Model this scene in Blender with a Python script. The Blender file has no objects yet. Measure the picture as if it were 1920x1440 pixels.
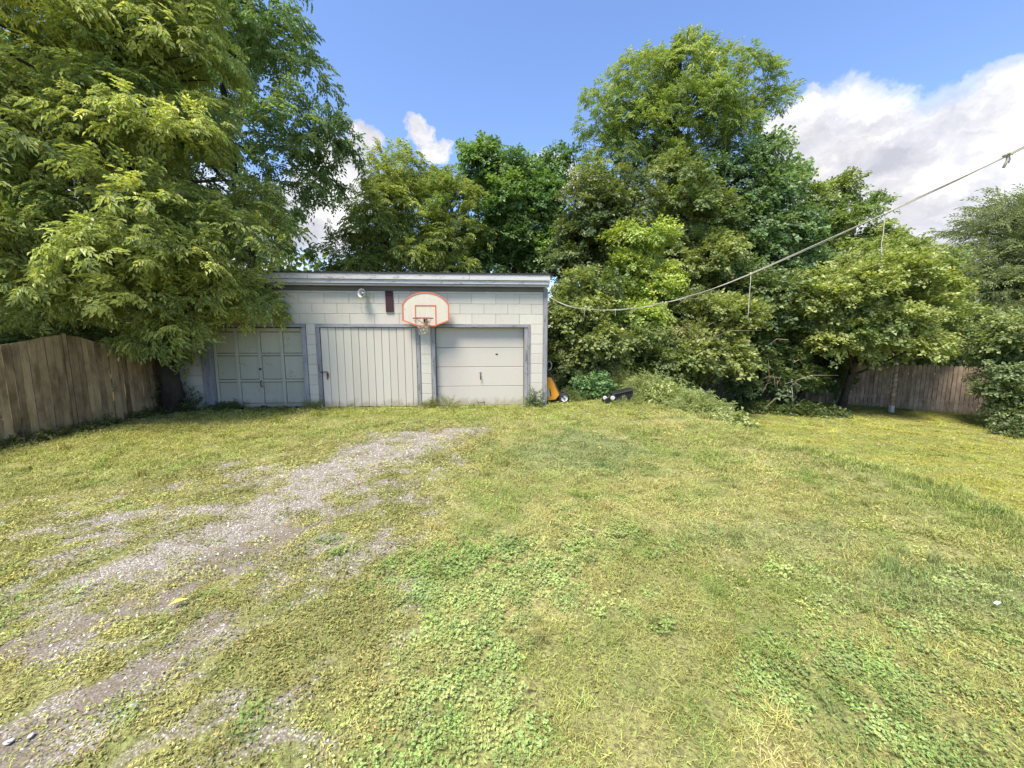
import bpy, bmesh, math, random
import numpy as np
from mathutils import Vector, Matrix

# ------------------------------------------------------------------ camera, sky, sun, exposure
sc = bpy.context.scene
COL = sc.collection
EYE = 1.75
PITCH = math.radians(7.0)
FPX = 730.0                                   # focal length in photo pixels (1920 wide)
cam_d = bpy.data.cameras.new('camera')
cam = bpy.data.objects.new('camera', cam_d)
COL.objects.link(cam)
cam.location = (0, 0, EYE)
cam.rotation_euler = (math.radians(90) - PITCH, 0, 0)
cam_d.sensor_width = 36.0
cam_d.lens = 36.0 * FPX / 1920.0
cam_d.clip_start = 0.05
cam_d.clip_end = 2000
sc.camera = cam

SUN_EL = math.radians(64)
SUN_AZ = math.radians(212)                    # compass style, clockwise from +Y: behind the camera, to the left
sun_dir = Vector((math.sin(SUN_AZ) * math.cos(SUN_EL), math.cos(SUN_AZ) * math.cos(SUN_EL), math.sin(SUN_EL)))
sun_d = bpy.data.lights.new('sun', 'SUN')
sun_d.energy = 2.9
sun_d.angle = math.radians(22)   # veiled by thin cloud
sun_d.color = (1.0, 0.92, 0.78)
sun = bpy.data.objects.new('sun', sun_d)
COL.objects.link(sun)
sun.rotation_euler = (-sun_dir).to_track_quat('-Z', 'Y').to_euler()
sun.location = (-6, -10, 20)

sc.view_settings.view_transform = 'Standard'
sc.view_settings.look = 'None'
sc.view_settings.gamma = 1.0
sc.view_settings.use_curve_mapping = False
sc.view_settings.exposure = 1.68
sc.cycles.use_denoising = True
sc.cycles.max_bounces = 8
sc.cycles.diffuse_bounces = 5
sc.cycles.glossy_bounces = 2
sc.cycles.transmission_bounces = 6
sc.cycles.transparent_max_bounces = 6


def ray(u, v):
    dx = (u - 960) / FPX
    dy = -(v - 720) / FPX
    return np.array((dx, math.cos(PITCH) + dy * math.sin(PITCH), -math.sin(PITCH) + dy * math.cos(PITCH)))


def at(u, v, Y):
    """world point seen at photo pixel (u, v), at distance Y in front of the viewer"""
    d = ray(u, v)
    t = Y / d[1]
    return np.array((d[0] * t, Y, EYE + d[2] * t))


def gp(u, v, z=0.0):
    """ground point under photo pixel (u, v)"""
    d = ray(u, v)
    t = (z - EYE) / d[2]
    return np.array((d[0] * t, d[1] * t))


class NT:
    """small node-tree helper"""
    def __init__(self, nt):
        self.nt = nt
        nt.nodes.clear()

    def n(self, typ, **kw):
        nd = self.nt.nodes.new(typ)
        for k, v in kw.items():
            if k == 'ins':
                for kk, vv in v.items():
                    nd.inputs[kk].default_value = vv
            else:
                setattr(nd, k, v)
        return nd

    def l(self, a, b):
        self.nt.links.new(a, b)

    def math(self, op, a, b=None, c=None, clamp=False):
        m = self.n('ShaderNodeMath', operation=op)
        m.use_clamp = clamp
        for i, x in enumerate((a, b, c)):
            if x is None:
                continue
            if isinstance(x, (int, float)):
                m.inputs[i].default_value = x
            else:
                self.l(x, m.inputs[i])
        return m.outputs[0]

    def mix(self, fac, a, b, blend='MIX'):
        m = self.n('ShaderNodeMix', data_type='RGBA', blend_type=blend)
        for sock, x in ((m.inputs[0], fac), (m.inputs[6], a), (m.inputs[7], b)):
            if isinstance(x, (int, float)):
                sock.default_value = x
            elif isinstance(x, tuple):
                sock.default_value = x if len(x) == 4 else (*x, 1)
            else:
                self.l(x, sock)
        return m.outputs[2]

    def ramp(self, fac, stops, interp='LINEAR'):
        r = self.n('ShaderNodeValToRGB')
        r.color_ramp.interpolation = interp
        e = r.color_ramp.elements
        while len(e) < len(stops):
            e.new(0.5)
        for i, (p, c) in enumerate(stops):
            e[i].position = p
            if isinstance(c, (int, float)):
                c = (c, c, c, 1)
            e[i].color = c if len(c) == 4 else (*c, 1)
        self.l(fac, r.inputs[0])
        return r.outputs[0]

    def noise(self, vec, scale, detail=4, rough=0.55, dist=0.0):
        t = self.n('ShaderNodeTexNoise', ins={'Scale': scale, 'Detail': detail, 'Roughness': rough, 'Distortion': dist})
        if vec is not None:
            self.l(vec, t.inputs['Vector'])
        return t.outputs[0]

    def mapping(self, vec, scale=(1, 1, 1), loc=(0, 0, 0)):
        m = self.n('ShaderNodeMapping')
        m.inputs['Scale'].default_value = scale
        m.inputs['Location'].default_value = loc
        self.l(vec, m.inputs[0])
        return m.outputs[0]


# ---- world: physical sky with cumulus
world = bpy.data.worlds.new('World')
sc.world = world
world.use_nodes = True
w = NT(world.node_tree)
sky = w.n('ShaderNodeTexSky', sky_type='NISHITA')
sky.sun_disc = False
sky.sun_elevation = SUN_EL
sky.sun_rotation = SUN_AZ
sky.air_density = 1.0
sky.dust_density = 0.6
sky.ozone_density = 2.5
tc = w.n('ShaderNodeTexCoord')
gen = tc.outputs['Generated']
warp = w.n('ShaderNodeTexNoise', ins={'Scale': 4.5, 'Detail': 6, 'Roughness': 0.68})
w.l(gen, warp.inputs['Vector'])
vm = w.n('ShaderNodeVectorMath', operation='SUBTRACT')
w.l(warp.outputs['Color'], vm.inputs[0])
vm.inputs[1].default_value = (0.5, 0.5, 0.5)
vs = w.n('ShaderNodeVectorMath', operation='SCALE')
w.l(vm.outputs[0], vs.inputs[0])
vs.inputs['Scale'].default_value = 0.15
va = w.n('ShaderNodeVectorMath', operation='ADD')
w.l(gen, va.inputs[0])
w.l(vs.outputs[0], va.inputs[1])
wdir = va.outputs[0]


def blob(u, v, rad):
    d = ray(u, v)
    d = d / np.linalg.norm(d)
    s = w.n('ShaderNodeVectorMath', operation='DISTANCE')
    w.l(wdir, s.inputs[0])
    s.inputs[1].default_value = tuple(d)
    return w.math('SUBTRACT', 1.0, w.math('DIVIDE', s.outputs['Value'], rad))


acc = None
for b in ((1560, 300, .125), (1700, 380, .16), (1890, 250, .10), (1500, 250, .065), (1620, 270, .085), (1990, 200, .08), (1850, 480, .19), (2150, 330, .22),
          (785, 242, .034), (812, 285, .034), (690, 266, .036), (640, 330, .085), (600, 400, .12), (1045, 330, .06), (300, 560, .30), (-500, 600, .4)):
    x = blob(*b)
    acc = x if acc is None else w.math('MAXIMUM', acc, x)
wide = w.noise(w.mapping(wdir, (1, 1, 1), (3.7, 1.3, 5.1)), 2.3, 1, 0.5)
rest = w.math('MULTIPLY', w.math('SUBTRACT', wide, 0.66), 4.0)     # scattered cumulus over the rest of the sky
acc = w.math('MAXIMUM', acc, rest)
mask = w.ramp(acc, [(0.0, 0.0), (0.13, 0.45), (0.32, 0.93), (1.0, 1.0)], 'EASE')
shade = w.noise(w.mapping(wdir, (1, 1, 1.8)), 4.2, 5, 0.62)
cloudc = w.ramp(shade, [(0.34, (2.0, 2.0, 2.18)), (0.45, (2.8, 2.77, 2.88)), (0.55, (3.8, 3.75, 3.7))])
skyc = w.mix(1.0, sky.outputs[0], (0.78, 0.82, 0.95, 1), 'MULTIPLY')
colr = w.mix(mask, skyc, cloudc)
bg = w.n('ShaderNodeBackground')
w.l(colr, bg.inputs['Color'])
bg.inputs['Strength'].default_value = 0.10
world.cycles.sampling_method = 'MANUAL'
world.cycles.sample_map_resolution = 512
wo = w.n('ShaderNodeOutputWorld')
w.l(bg.outputs[0], wo.inputs['Surface'])

# ------------------------------------------------------------------ general helpers
rng = np.random.default_rng(7)
random.seed(7)


def tag(o, label=None, cat=None, group=None, kind=None):
    if label: o['label'] = label
    if cat: o['category'] = cat
    if group: o['group'] = group
    if kind: o['kind'] = kind
    return o


def link(name, data, parent=None, loc=None, rot=None):
    o = bpy.data.objects.new(name, data)
    COL.objects.link(o)
    if parent is not None:
        o.parent = parent
    if loc is not None:
        o.location = loc
    if rot is not None:
        o.rotation_euler = rot
    return o


def empty(name, loc=(0, 0, 0), rz=0.0):
    o = link(name, None, None, loc, (0, 0, rz))
    o.empty_display_size = 0.2
    return o


def np_mesh(name, verts, faces, mat=None, smooth=False):
    me = bpy.data.meshes.new(name)
    me.from_pydata([tuple(map(float, v)) for v in verts], [], [tuple(int(i) for i in f) for f in faces])
    if mat: me.materials.append(mat)
    if smooth:
        me.polygons.foreach_set('use_smooth', [True] * len(me.polygons))
    me.update()
    return me


_boxes = {}


def box_mesh(sx, sy, sz, bev=0.004, mat=None):
    key = (round(sx, 3), round(sy, 3), round(sz, 3), bev, mat.name if mat else '')
    if key in _boxes:
        return _boxes[key]
    bm = bmesh.new()
    bmesh.ops.create_cube(bm, size=1.0)
    bmesh.ops.scale(bm, vec=(sx, sy, sz), verts=bm.verts)
    if bev:
        bmesh.ops.bevel(bm, geom=bm.edges[:], offset=bev, segments=1, affect='EDGES')
    me = bpy.data.meshes.new('box')
    bm.to_mesh(me)
    bm.free()
    if mat: me.materials.append(mat)
    _boxes[key] = me
    return me


def box(name, x0, x1, y0, y1, z0, z1, mat, parent=None, bev=0.004):
    me = box_mesh(x1 - x0, y1 - y0, z1 - z0, bev, mat)
    return link(name, me, parent, ((x0 + x1) / 2, (y0 + y1) / 2, (z0 + z1) / 2))


def multi_box(name, boxes, mat, parent=None, bev=0.0):
    bm = bmesh.new()
    for (x0, x1, y0, y1, z0, z1) in boxes:
        r = bmesh.ops.create_cube(bm, size=1.0)
        vs_ = r['verts']
        bmesh.ops.scale(bm, vec=(x1 - x0, y1 - y0, z1 - z0), verts=vs_)
        bmesh.ops.translate(bm, vec=((x0 + x1) / 2, (y0 + y1) / 2, (z0 + z1) / 2), verts=vs_)
    if bev:
        bmesh.ops.bevel(bm, geom=bm.edges[:], offset=bev, segments=1, affect='EDGES')
    me = bpy.data.meshes.new(name)
    bm.to_mesh(me)
    bm.free()
    if mat: me.materials.append(mat)
    return link(name, me, parent)


def tube_geo(paths, sides=7):
    """paths: list of (points Nx3, radii N) -> verts, faces"""
    V, F = [], []
    for pts, rad in paths:
        pts = np.asarray(pts, float)
        rad = np.broadcast_to(np.asarray(rad, float), (len(pts),))
        tan = np.gradient(pts, axis=0)
        tan /= np.linalg.norm(tan, axis=1)[:, None] + 1e-9
        ref = np.array((0, 0, 1.0)) if abs(tan[0][2]) < 0.9 else np.array((1.0, 0, 0))
        base = len(V)
        a = np.cross(tan[0], ref)
        a /= np.linalg.norm(a)
        for i in range(len(pts)):
            a = a - tan[i] * np.dot(a, tan[i])
            a /= np.linalg.norm(a) + 1e-9
            b = np.cross(tan[i], a)
            for k in range(sides):
                an = 2 * math.pi * k / sides
                V.append(pts[i] + rad[i] * (math.cos(an) * a + math.sin(an) * b))
        for i in range(len(pts) - 1):
            for k in range(sides):
                k2 = (k + 1) % sides
                F.append((base + i * sides + k, base + i * sides + k2, base + (i + 1) * sides + k2, base + (i + 1) * sides + k))
        F.append(tuple(base + k for k in reversed(range(sides))))
        F.append(tuple(base + (len(pts) - 1) * sides + k for k in range(sides)))
    return V, F


def tube(name, paths, mat, parent=None, sides=8, loc=None):
    V, F = tube_geo(paths, sides)
    return link(name, np_mesh(name, V, F, mat, True), parent, loc)


def lathe(name, prof, mat, parent=None, seg=24, loc=None, rot=None, arc=2 * math.pi):
    V, F = [], []
    for r, z in prof:
        for k in range(seg):
            a = arc * k / seg
            V.append((r * math.cos(a), r * math.sin(a), z))
    for i in range(len(prof) - 1):
        for k in range(seg):
            k2 = (k + 1) % seg
            F.append((i * seg + k, i * seg + k2, (i + 1) * seg + k2, (i + 1) * seg + k))
    return link(name, np_mesh(name, V, F, mat, True), parent, loc, rot)


def prism(name, poly, y0, y1, mat, parent=None, loc=None, rot=None, bev=0.0):
    """polygon in the xz plane, extruded along y"""
    n_ = len(poly)
    V = [(x, y0, z) for x, z in poly] + [(x, y1, z) for x, z in poly]
    F = [tuple(range(n_)), tuple(range(2 * n_ - 1, n_ - 1, -1))]
    for i in range(n_):
        j = (i + 1) % n_
        F.append((i, i + n_, j + n_, j))
    me = np_mesh(name, V, F, mat)
    if bev:
        bm = bmesh.new()
        bm.from_mesh(me)
        bmesh.ops.recalc_face_normals(bm, faces=bm.faces[:])
        bmesh.ops.bevel(bm, geom=bm.edges[:], offset=bev, segments=1, affect='EDGES')
        bm.to_mesh(me)
        bm.free()
    return link(name, me, parent, loc, rot)


def hash2(ix, iy, seed):
    h = (ix.astype(np.int64) * 374761393 + iy.astype(np.int64) * 668265263 + seed * 974711) & 0x7fffffff
    h = (h ^ (h >> 13)) * 1274126177 & 0x7fffffff
    return ((h ^ (h >> 16)) & 0xffff) / 65535.0


def vnoise(x, y, seed=0):
    x = np.asarray(x, float)
    y = np.asarray(y, float)
    ix, iy = np.floor(x), np.floor(y)
    fx, fy = x - ix, y - iy
    fx = fx * fx * (3 - 2 * fx)
    fy = fy * fy * (3 - 2 * fy)
    a, b = hash2(ix, iy, seed), hash2(ix + 1, iy, seed)
    c, d = hash2(ix, iy + 1, seed), hash2(ix + 1, iy + 1, seed)
    return (a * (1 - fx) + b * fx) * (1 - fy) + (c * (1 - fx) + d * fx) * fy


def fbm(x, y, seed=0, oct=4):
    s, amp, tot = 0, 1.0, 0
    for i in range(oct):
        s = s + amp * vnoise(x * 2 ** i, y * 2 ** i, seed + i * 17)
        tot += amp
        amp *= 0.55
    return s / tot


def sstep(a, b, x):
    t = np.clip((x - a) / (b - a), 0, 1)
    return t * t * (3 - 2 * t)


# ------------------------------------------------------------------ materials
def mat(name):
    m = bpy.data.materials.new(name)
    m.use_nodes = True
    return m, NT(m.node_tree)


def finish(t, shader):
    o = t.n('ShaderNodeOutputMaterial')
    t.l(shader, o.inputs['Surface'])


def principled(t, col, rough=0.7, spec=0.3, metal=0.0, bump=None, bstr=0.3, bdist=0.01):
    p = t.n('ShaderNodeBsdfPrincipled')
    if isinstance(col, tuple):
        p.inputs['Base Color'].default_value = col if len(col) == 4 else (*col, 1)
    else:
        t.l(col, p.inputs['Base Color'])
    if isinstance(rough, (int, float)):
        p.inputs['Roughness'].default_value = rough
    else:
        t.l(rough, p.inputs['Roughness'])
    p.inputs['Specular IOR Level'].default_value = spec
    p.inputs['Metallic'].default_value = metal
    if bump is not None:
        b = t.n('ShaderNodeBump', ins={'Strength': bstr, 'Distance': bdist})
        t.l(bump, b.inputs['Height'])
        t.l(b.outputs[0], p.inputs['Normal'])
    return p.outputs[0]


def worn_paint(name, c1, c2, under, wear=0.62, scale=6.0, stretch=(1, 1, 1), rough=0.75, vary=0.12, fleck=30.0, stain=None):
    """old paint: blotches, flaking to what is beneath, slight difference from piece to piece"""
    m, t = mat(name)
    oi = t.n('ShaderNodeObjectInfo')
    geo = t.n('ShaderNodeNewGeometry')
    pos = t.mapping(geo.outputs['Position'], stretch)
    big = t.noise(pos, scale * 0.25, 5, 0.6)
    fine = t.noise(pos, scale * 4, 4, 0.65)
    c = t.mix(t.ramp(big, [(0.35, 0.0), (0.65, 1.0)]), c1, c2)
    c = t.mix(t.math('MULTIPLY', fine, 0.25), c, tuple(x * 0.62 for x in c1))
    if stain:
        st = t.noise(t.mapping(geo.outputs['Position'], (stretch[0] * 9, stretch[1] * 9, 0.9)), 1.3, 5, 0.65)
        c = t.mix(t.math('MULTIPLY', t.ramp(st, [(0.50, 0.0), (0.70, 1.0)]), 0.7), c, stain)
        sx = t.n('ShaderNodeSeparateXYZ')
        t.l(geo.outputs['Position'], sx.inputs[0])
        mud = t.noise(t.mapping(geo.outputs['Position'], (1, 1, 0.45)), 7.0, 5, 0.7)
        sp_ = t.math('SUBTRACT', t.math('ADD', t.math('MULTIPLY', mud, 1.3), t.math('MULTIPLY', sx.outputs[2], -2.2)), 0.22)
        c = t.mix(t.math('MULTIPLY', t.ramp(sp_, [(0.0, 0.0), (0.3, 1.0)]), 0.6), c, (0.25, 0.21, 0.14))
    flk = t.noise(pos, fleck, 5, 0.7)
    patch = t.noise(pos, scale * 0.6, 3, 0.5)
    fm = t.ramp(t.math('ADD', t.math('MULTIPLY', flk, 0.6), t.math('MULTIPLY', patch, 0.4)), [(wear - 0.02, 0.0), (wear + 0.02, 1.0)])
    c = t.mix(fm, c, under)
    rv = t.math('ADD', 1.0 - vary, t.math('MULTIPLY', oi.outputs['Random'], 2 * vary))
    hs = t.n('ShaderNodeHueSaturation')
    t.l(c, hs.inputs['Color'])
    t.l(rv, hs.inputs['Value'])
    h = t.math('SUBTRACT', fine, t.math('MULTIPLY', fm, 0.8))
    finish(t, principled(t, hs.outputs[0], rough, 0.25, 0, h, 0.35, 0.004))
    return m


M = {}
M['block'] = worn_paint('painted_block', (0.51, 0.495, 0.415), (0.53, 0.485, 0.43), (0.38, 0.36, 0.33), 0.62, 5, vary=0.05, stain=(0.45, 0.44, 0.38))
M['mortar'] = worn_paint('painted_mortar', (0.40, 0.40, 0.35), (0.45, 0.42, 0.385), (0.25, 0.24, 0.22), 0.62, 6, vary=0.0)
M['trim'] = worn_paint('weathered_trim', (0.235, 0.235, 0.25), (0.30, 0.295, 0.305), (0.13, 0.125, 0.125), 0.555, 8, (3, 3, 0.6), vary=0.1, fleck=26)
M['trim_h'] = worn_paint('weathered_trim_level', (0.25, 0.25, 0.265), (0.32, 0.315, 0.325), (0.15, 0.145, 0.145), 0.57, 8, (0.5, 3, 3), vary=0.1, fleck=26)
M['fascia'] = worn_paint('peeling_fascia', (0.48, 0.475, 0.47), (0.54, 0.53, 0.52), (0.22, 0.21, 0.20), 0.575, 8, (0.5, 3, 3), vary=0.05, fleck=22)
M['plank_door'] = worn_paint('old_cream_planks', (0.49, 0.475, 0.395), (0.51, 0.465, 0.41), (0.36, 0.33, 0.29), 0.66, 6, (3, 3, 0.5), vary=0.05, stain=(0.48, 0.46, 0.38))
M['panel_door'] = worn_paint('old_grey_green_paint', (0.41, 0.40, 0.31), (0.45, 0.435, 0.35), (0.28, 0.27, 0.22), 0.60, 6, vary=0.05, stain=(0.38, 0.38, 0.29))
M['section_door'] = worn_paint('old_cream_metal', (0.49, 0.47, 0.40), (0.51, 0.455, 0.41), (0.33, 0.30, 0.26), 0.66, 6, vary=0.05, stain=(0.48, 0.46, 0.39))
M['gap'] = worn_paint('groove_shade_backing', (0.10, 0.095, 0.08), (0.13, 0.12, 0.10), (0.06, 0.055, 0.05), 0.6, 8, vary=0.0)  # dark colour supplies the shadow lines under rails and in door grooves
M['frieze'] = worn_paint('eave_shade_board', (0.11, 0.105, 0.105), (0.15, 0.145, 0.14), (0.06, 0.055, 0.05), 0.6, 8, (0.5, 3, 3), vary=0.0)  # frieze coloured dark to carry the shadow band under the eave
M['roof'] = worn_paint('dark_ribbed_metal', (0.035, 0.037, 0.035), (0.05, 0.05, 0.045), (0.09, 0.08, 0.07), 0.64, 5, vary=0.05, rough=0.6)
M['maroon'] = worn_paint('dark_maroon_board', (0.045, 0.018, 0.024), (0.065, 0.026, 0.034), (0.10, 0.07, 0.065), 0.62, 12, (4, 4, 0.7), vary=0.0)
M['board_white'] = worn_paint('faded_backboard', (0.54, 0.505, 0.41), (0.55, 0.49, 0.425), (0.38, 0.35, 0.25), 0.615, 9, vary=0.0, stain=(0.55, 0.55, 0.38))
M['orange'] = worn_paint('orange_red_paint', (0.56, 0.145, 0.07), (0.52, 0.17, 0.09), (0.55, 0.34, 0.25), 0.66, 14, vary=0.05)
M['rim'] = worn_paint('rusty_red_iron', (0.30, 0.06, 0.035), (0.22, 0.07, 0.04), (0.10, 0.05, 0.03), 0.56, 20, vary=0.05)
M['yellow'] = worn_paint('amber_paint', (0.70, 0.32, 0.035), (0.66, 0.29, 0.03), (0.35, 0.16, 0.05), 0.68, 10, vary=0.0, rough=0.45)
M['metal'] = worn_paint('dull_grey_metal', (0.30, 0.30, 0.30), (0.36, 0.36, 0.36), (0.16, 0.13, 0.11), 0.62, 15, vary=0.0, rough=0.45)
M['lamp_white'] = worn_paint('chalky_white_enamel', (0.42, 0.42, 0.40), (0.48, 0.48, 0.46), (0.30, 0.28, 0.25), 0.64, 15, vary=0.0, rough=0.5)
M['iron'] = worn_paint('dark_iron', (0.045, 0.042, 0.04), (0.06, 0.05, 0.045), (0.11, 0.06, 0.04), 0.6, 15, vary=0.0, rough=0.6)


def plain(name, col, rough=0.6, spec=0.3, scale=30, amt=0.35):
    m, t = mat(name)
    g = t.n('ShaderNodeTexCoord')
    nz = t.noise(g.outputs['Object'], scale, 5, 0.6)
    c = t.mix(t.math('MULTIPLY', t.ramp(nz, [(0.3, 0.0), (0.7, 1.0)]), amt), col, tuple(x * 0.5 for x in col))
    finish(t, principled(t, c, rough, spec, 0, nz, 0.2, 0.004))
    return m


M['rubber'] = plain('black_rubber', (0.022, 0.022, 0.023), 0.8)
M['black_plastic'] = plain('black_plastic', (0.016, 0.016, 0.018), 0.45, 0.4)
M['hub'] = plain('off_white_hub', (0.50, 0.50, 0.48), 0.6)
M['hose'] = plain('grey_hose', (0.30, 0.31, 0.27), 0.55)
M['rope'] = plain('pale_rope', (0.50, 0.48, 0.40), 0.9, 0.1, 60, 0.6)
M['net'] = plain('dirty_net_cord', (0.50, 0.44, 0.36), 0.9, 0.1, 40, 0.5)
M['glass_bulb'] = plain('dull_lamp_glass', (0.16, 0.16, 0.17), 0.2, 0.5)
M['stone'] = plain('pale_stone', (0.55, 0.53, 0.50), 0.85, 0.2, 25, 0.4)
M['paper'] = plain('white_scrap', (0.75, 0.75, 0.74), 0.8, 0.2, 20, 0.2)
M['yleaf'] = plain('yellowed_leaf', (0.55, 0.50, 0.10), 0.6, 0.2, 20, 0.3)


def wood_mat(name, c1, c2, dark, moss=None):
    m, t = mat(name)
    oi = t.n('ShaderNodeObjectInfo')
    tco = t.n('ShaderNodeTexCoord')
    geo = t.n('ShaderNodeNewGeometry')
    off = t.n('ShaderNodeCombineXYZ')
    t.l(t.math('MULTIPLY', oi.outputs['Random'], 37.0), off.inputs[0])
    v = t.n('ShaderNodeVectorMath', operation='ADD')
    t.l(tco.outputs['Object'], v.inputs[0])
    t.l(off.outputs[0], v.inputs[1])
    grain = t.noise(t.mapping(v.outputs[0], (14, 14, 0.8)), 3.0, 6, 0.65, 0.4)
    blot = t.noise(t.mapping(v.outputs[0], (2, 2, 1.1)), 1.6, 5, 0.65)
    c = t.mix(t.ramp(grain, [(0.3, 0.0), (0.7, 1.0)]), c1, c2)
    c = t.mix(t.math('MULTIPLY', t.ramp(blot, [(0.42, 0.0), (0.66, 1.0)]), 0.8), c, dark)
    if moss:
        ms = t.noise(t.mapping(geo.outputs['Position'], (1.5, 1.5, 0.8)), 2.2, 5, 0.7)
        c = t.mix(t.math('MULTIPLY', t.ramp(ms, [(0.55, 0.0), (0.72, 1.0)]), 0.55), c, moss)
    rv = t.math('ADD', 0.72, t.math('MULTIPLY', oi.outputs['Random'], 0.56))
    hs = t.n('ShaderNodeHueSaturation')
    t.l(c, hs.inputs['Color'])
    t.l(rv, hs.inputs['Value'])
    finish(t, principled(t, hs.outputs[0], 0.85, 0.15, 0, grain, 0.5, 0.006))
    return m


M['fence_l'] = wood_mat('brown_weathered_wood', (0.255, 0.175, 0.09), (0.40, 0.285, 0.155), (0.095, 0.06, 0.03), (0.16, 0.14, 0.045))
M['fence_r'] = wood_mat('grey_brown_weathered_wood', (0.34, 0.25, 0.185), (0.47, 0.37, 0.285), (0.16, 0.11, 0.085))
M['bark'] = wood_mat('bark', (0.045, 0.036, 0.028), (0.075, 0.062, 0.05), (0.022, 0.018, 0.015), (0.04, 0.044, 0.018))


def foliage_mat(name, transl=0.35, gloss=0.0, bright=1.0, src='INSTANCER'):
    m, t = mat(name)
    at_ = t.n('ShaderNodeAttribute', attribute_type=src, attribute_name='tint')
    geo = t.n('ShaderNodeNewGeometry')
    isl = geo.outputs['Random Per Island']
    hs = t.n('ShaderNodeHueSaturation')
    t.l(at_.outputs['Color'], hs.inputs['Color'])
    t.l(t.math('ADD', 0.68 * bright, t.math('MULTIPLY', isl, 0.64 * bright)), hs.inputs['Value'])
    t.l(t.math('ADD', 0.478, t.math('MULTIPLY', t.math('FRACT', t.math('MULTIPLY', isl, 7.3)), 0.044)), hs.inputs['Hue'])
    p = t.n('ShaderNodeBsdfDiffuse')
    t.l(hs.outputs[0], p.inputs['Color'])
    p = p.outputs[0]
    if gloss:
        g = t.n('ShaderNodeBsdfGlossy', ins={'Roughness': 0.45})
        g.inputs['Color'].default_value = (1, 1, 1, 1)
        mg = t.n('ShaderNodeMixShader')
        mg.inputs[0].default_value = gloss
        t.l(p, mg.inputs[1])
        t.l(g.outputs[0], mg.inputs[2])
        p = mg.outputs[0]
    tr = t.n('ShaderNodeBsdfTranslucent')
    tcx = t.mix(1.0, hs.outputs[0], (1.25, 1.25, 0.55, 1), 'MULTIPLY')
    t.l(tcx, tr.inputs['Color'])
    mx = t.n('ShaderNodeMixShader')
    mx.inputs[0].default_value = transl
    t.l(p, mx.inputs[1])
    t.l(tr.outputs[0], mx.inputs[2])
    finish(t, mx.outputs[0])
    return m


M['leaf'] = foliage_mat('plant_leaf', 0.38, 0.04)
M['crown_leaf'] = foliage_mat('tree_leaf', 0.45, 0.04, 1.0, 'GEOMETRY')
M['grass'] = foliage_mat('grass_blade', 0.25)

# ------------------------------------------------------------------ scatter: prototypes + points in one mesh, instanced by geometry nodes
K = 4


def scatter_tree(real):
    ng = bpy.data.node_groups.new('scatter', 'GeometryNodeTree')
    ng.interface.new_socket('Geometry', in_out='INPUT', socket_type='NodeSocketGeometry')
    ng.interface.new_socket('Geometry', in_out='OUTPUT', socket_type='NodeSocketGeometry')
    N, L = ng.nodes, ng.links
    gi, go = N.new('NodeGroupInput'), N.new('NodeGroupOutput')

    def attr(nm, dt):
        a = N.new('GeometryNodeInputNamedAttribute')
        a.data_type = dt
        a.inputs['Name'].default_value = nm
        return a.outputs['Attribute']

    def sel(code):
        c = N.new('FunctionNodeCompare')
        c.data_type = 'INT'
        c.operation = 'EQUAL'
        L.new(attr('code', 'INT'), c.inputs[2])
        c.inputs[3].default_value = code
        s = N.new('GeometryNodeSeparateGeometry')
        s.domain = 'POINT'
        L.new(gi.outputs[0], s.inputs[0])
        L.new(c.outputs[0], s.inputs[1])
        return s.outputs[0]
    j = N.new('GeometryNodeJoinGeometry')
    for k in range(K):
        ip = N.new('GeometryNodeInstanceOnPoints')
        L.new(sel(100 + k), ip.inputs['Points'])
        ra = N.new('GeometryNodeRemoveAttribute')
        ra.inputs['Name'].default_value = 'tint'
        L.new(sel(k), ra.inputs[0])
        L.new(ra.outputs[0], ip.inputs['Instance'])
        e = N.new('FunctionNodeEulerToRotation')
        L.new(attr('rot', 'FLOAT_VECTOR'), e.inputs[0])
        L.new(e.outputs[0], ip.inputs['Rotation'])
        L.new(attr('scl', 'FLOAT_VECTOR'), ip.inputs['Scale'])
        L.new(ip.outputs[0], j.inputs[0])
    if real:
        rz = N.new('GeometryNodeRealizeInstances')
        L.new(j.outputs[0], rz.inputs[0])
        L.new(rz.outputs[0], go.inputs[0])
    else:
        L.new(j.outputs[0], go.inputs[0])
    return ng


SCATTER = scatter_tree(False)
SCATTER_MESH = scatter_tree(True)


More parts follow.
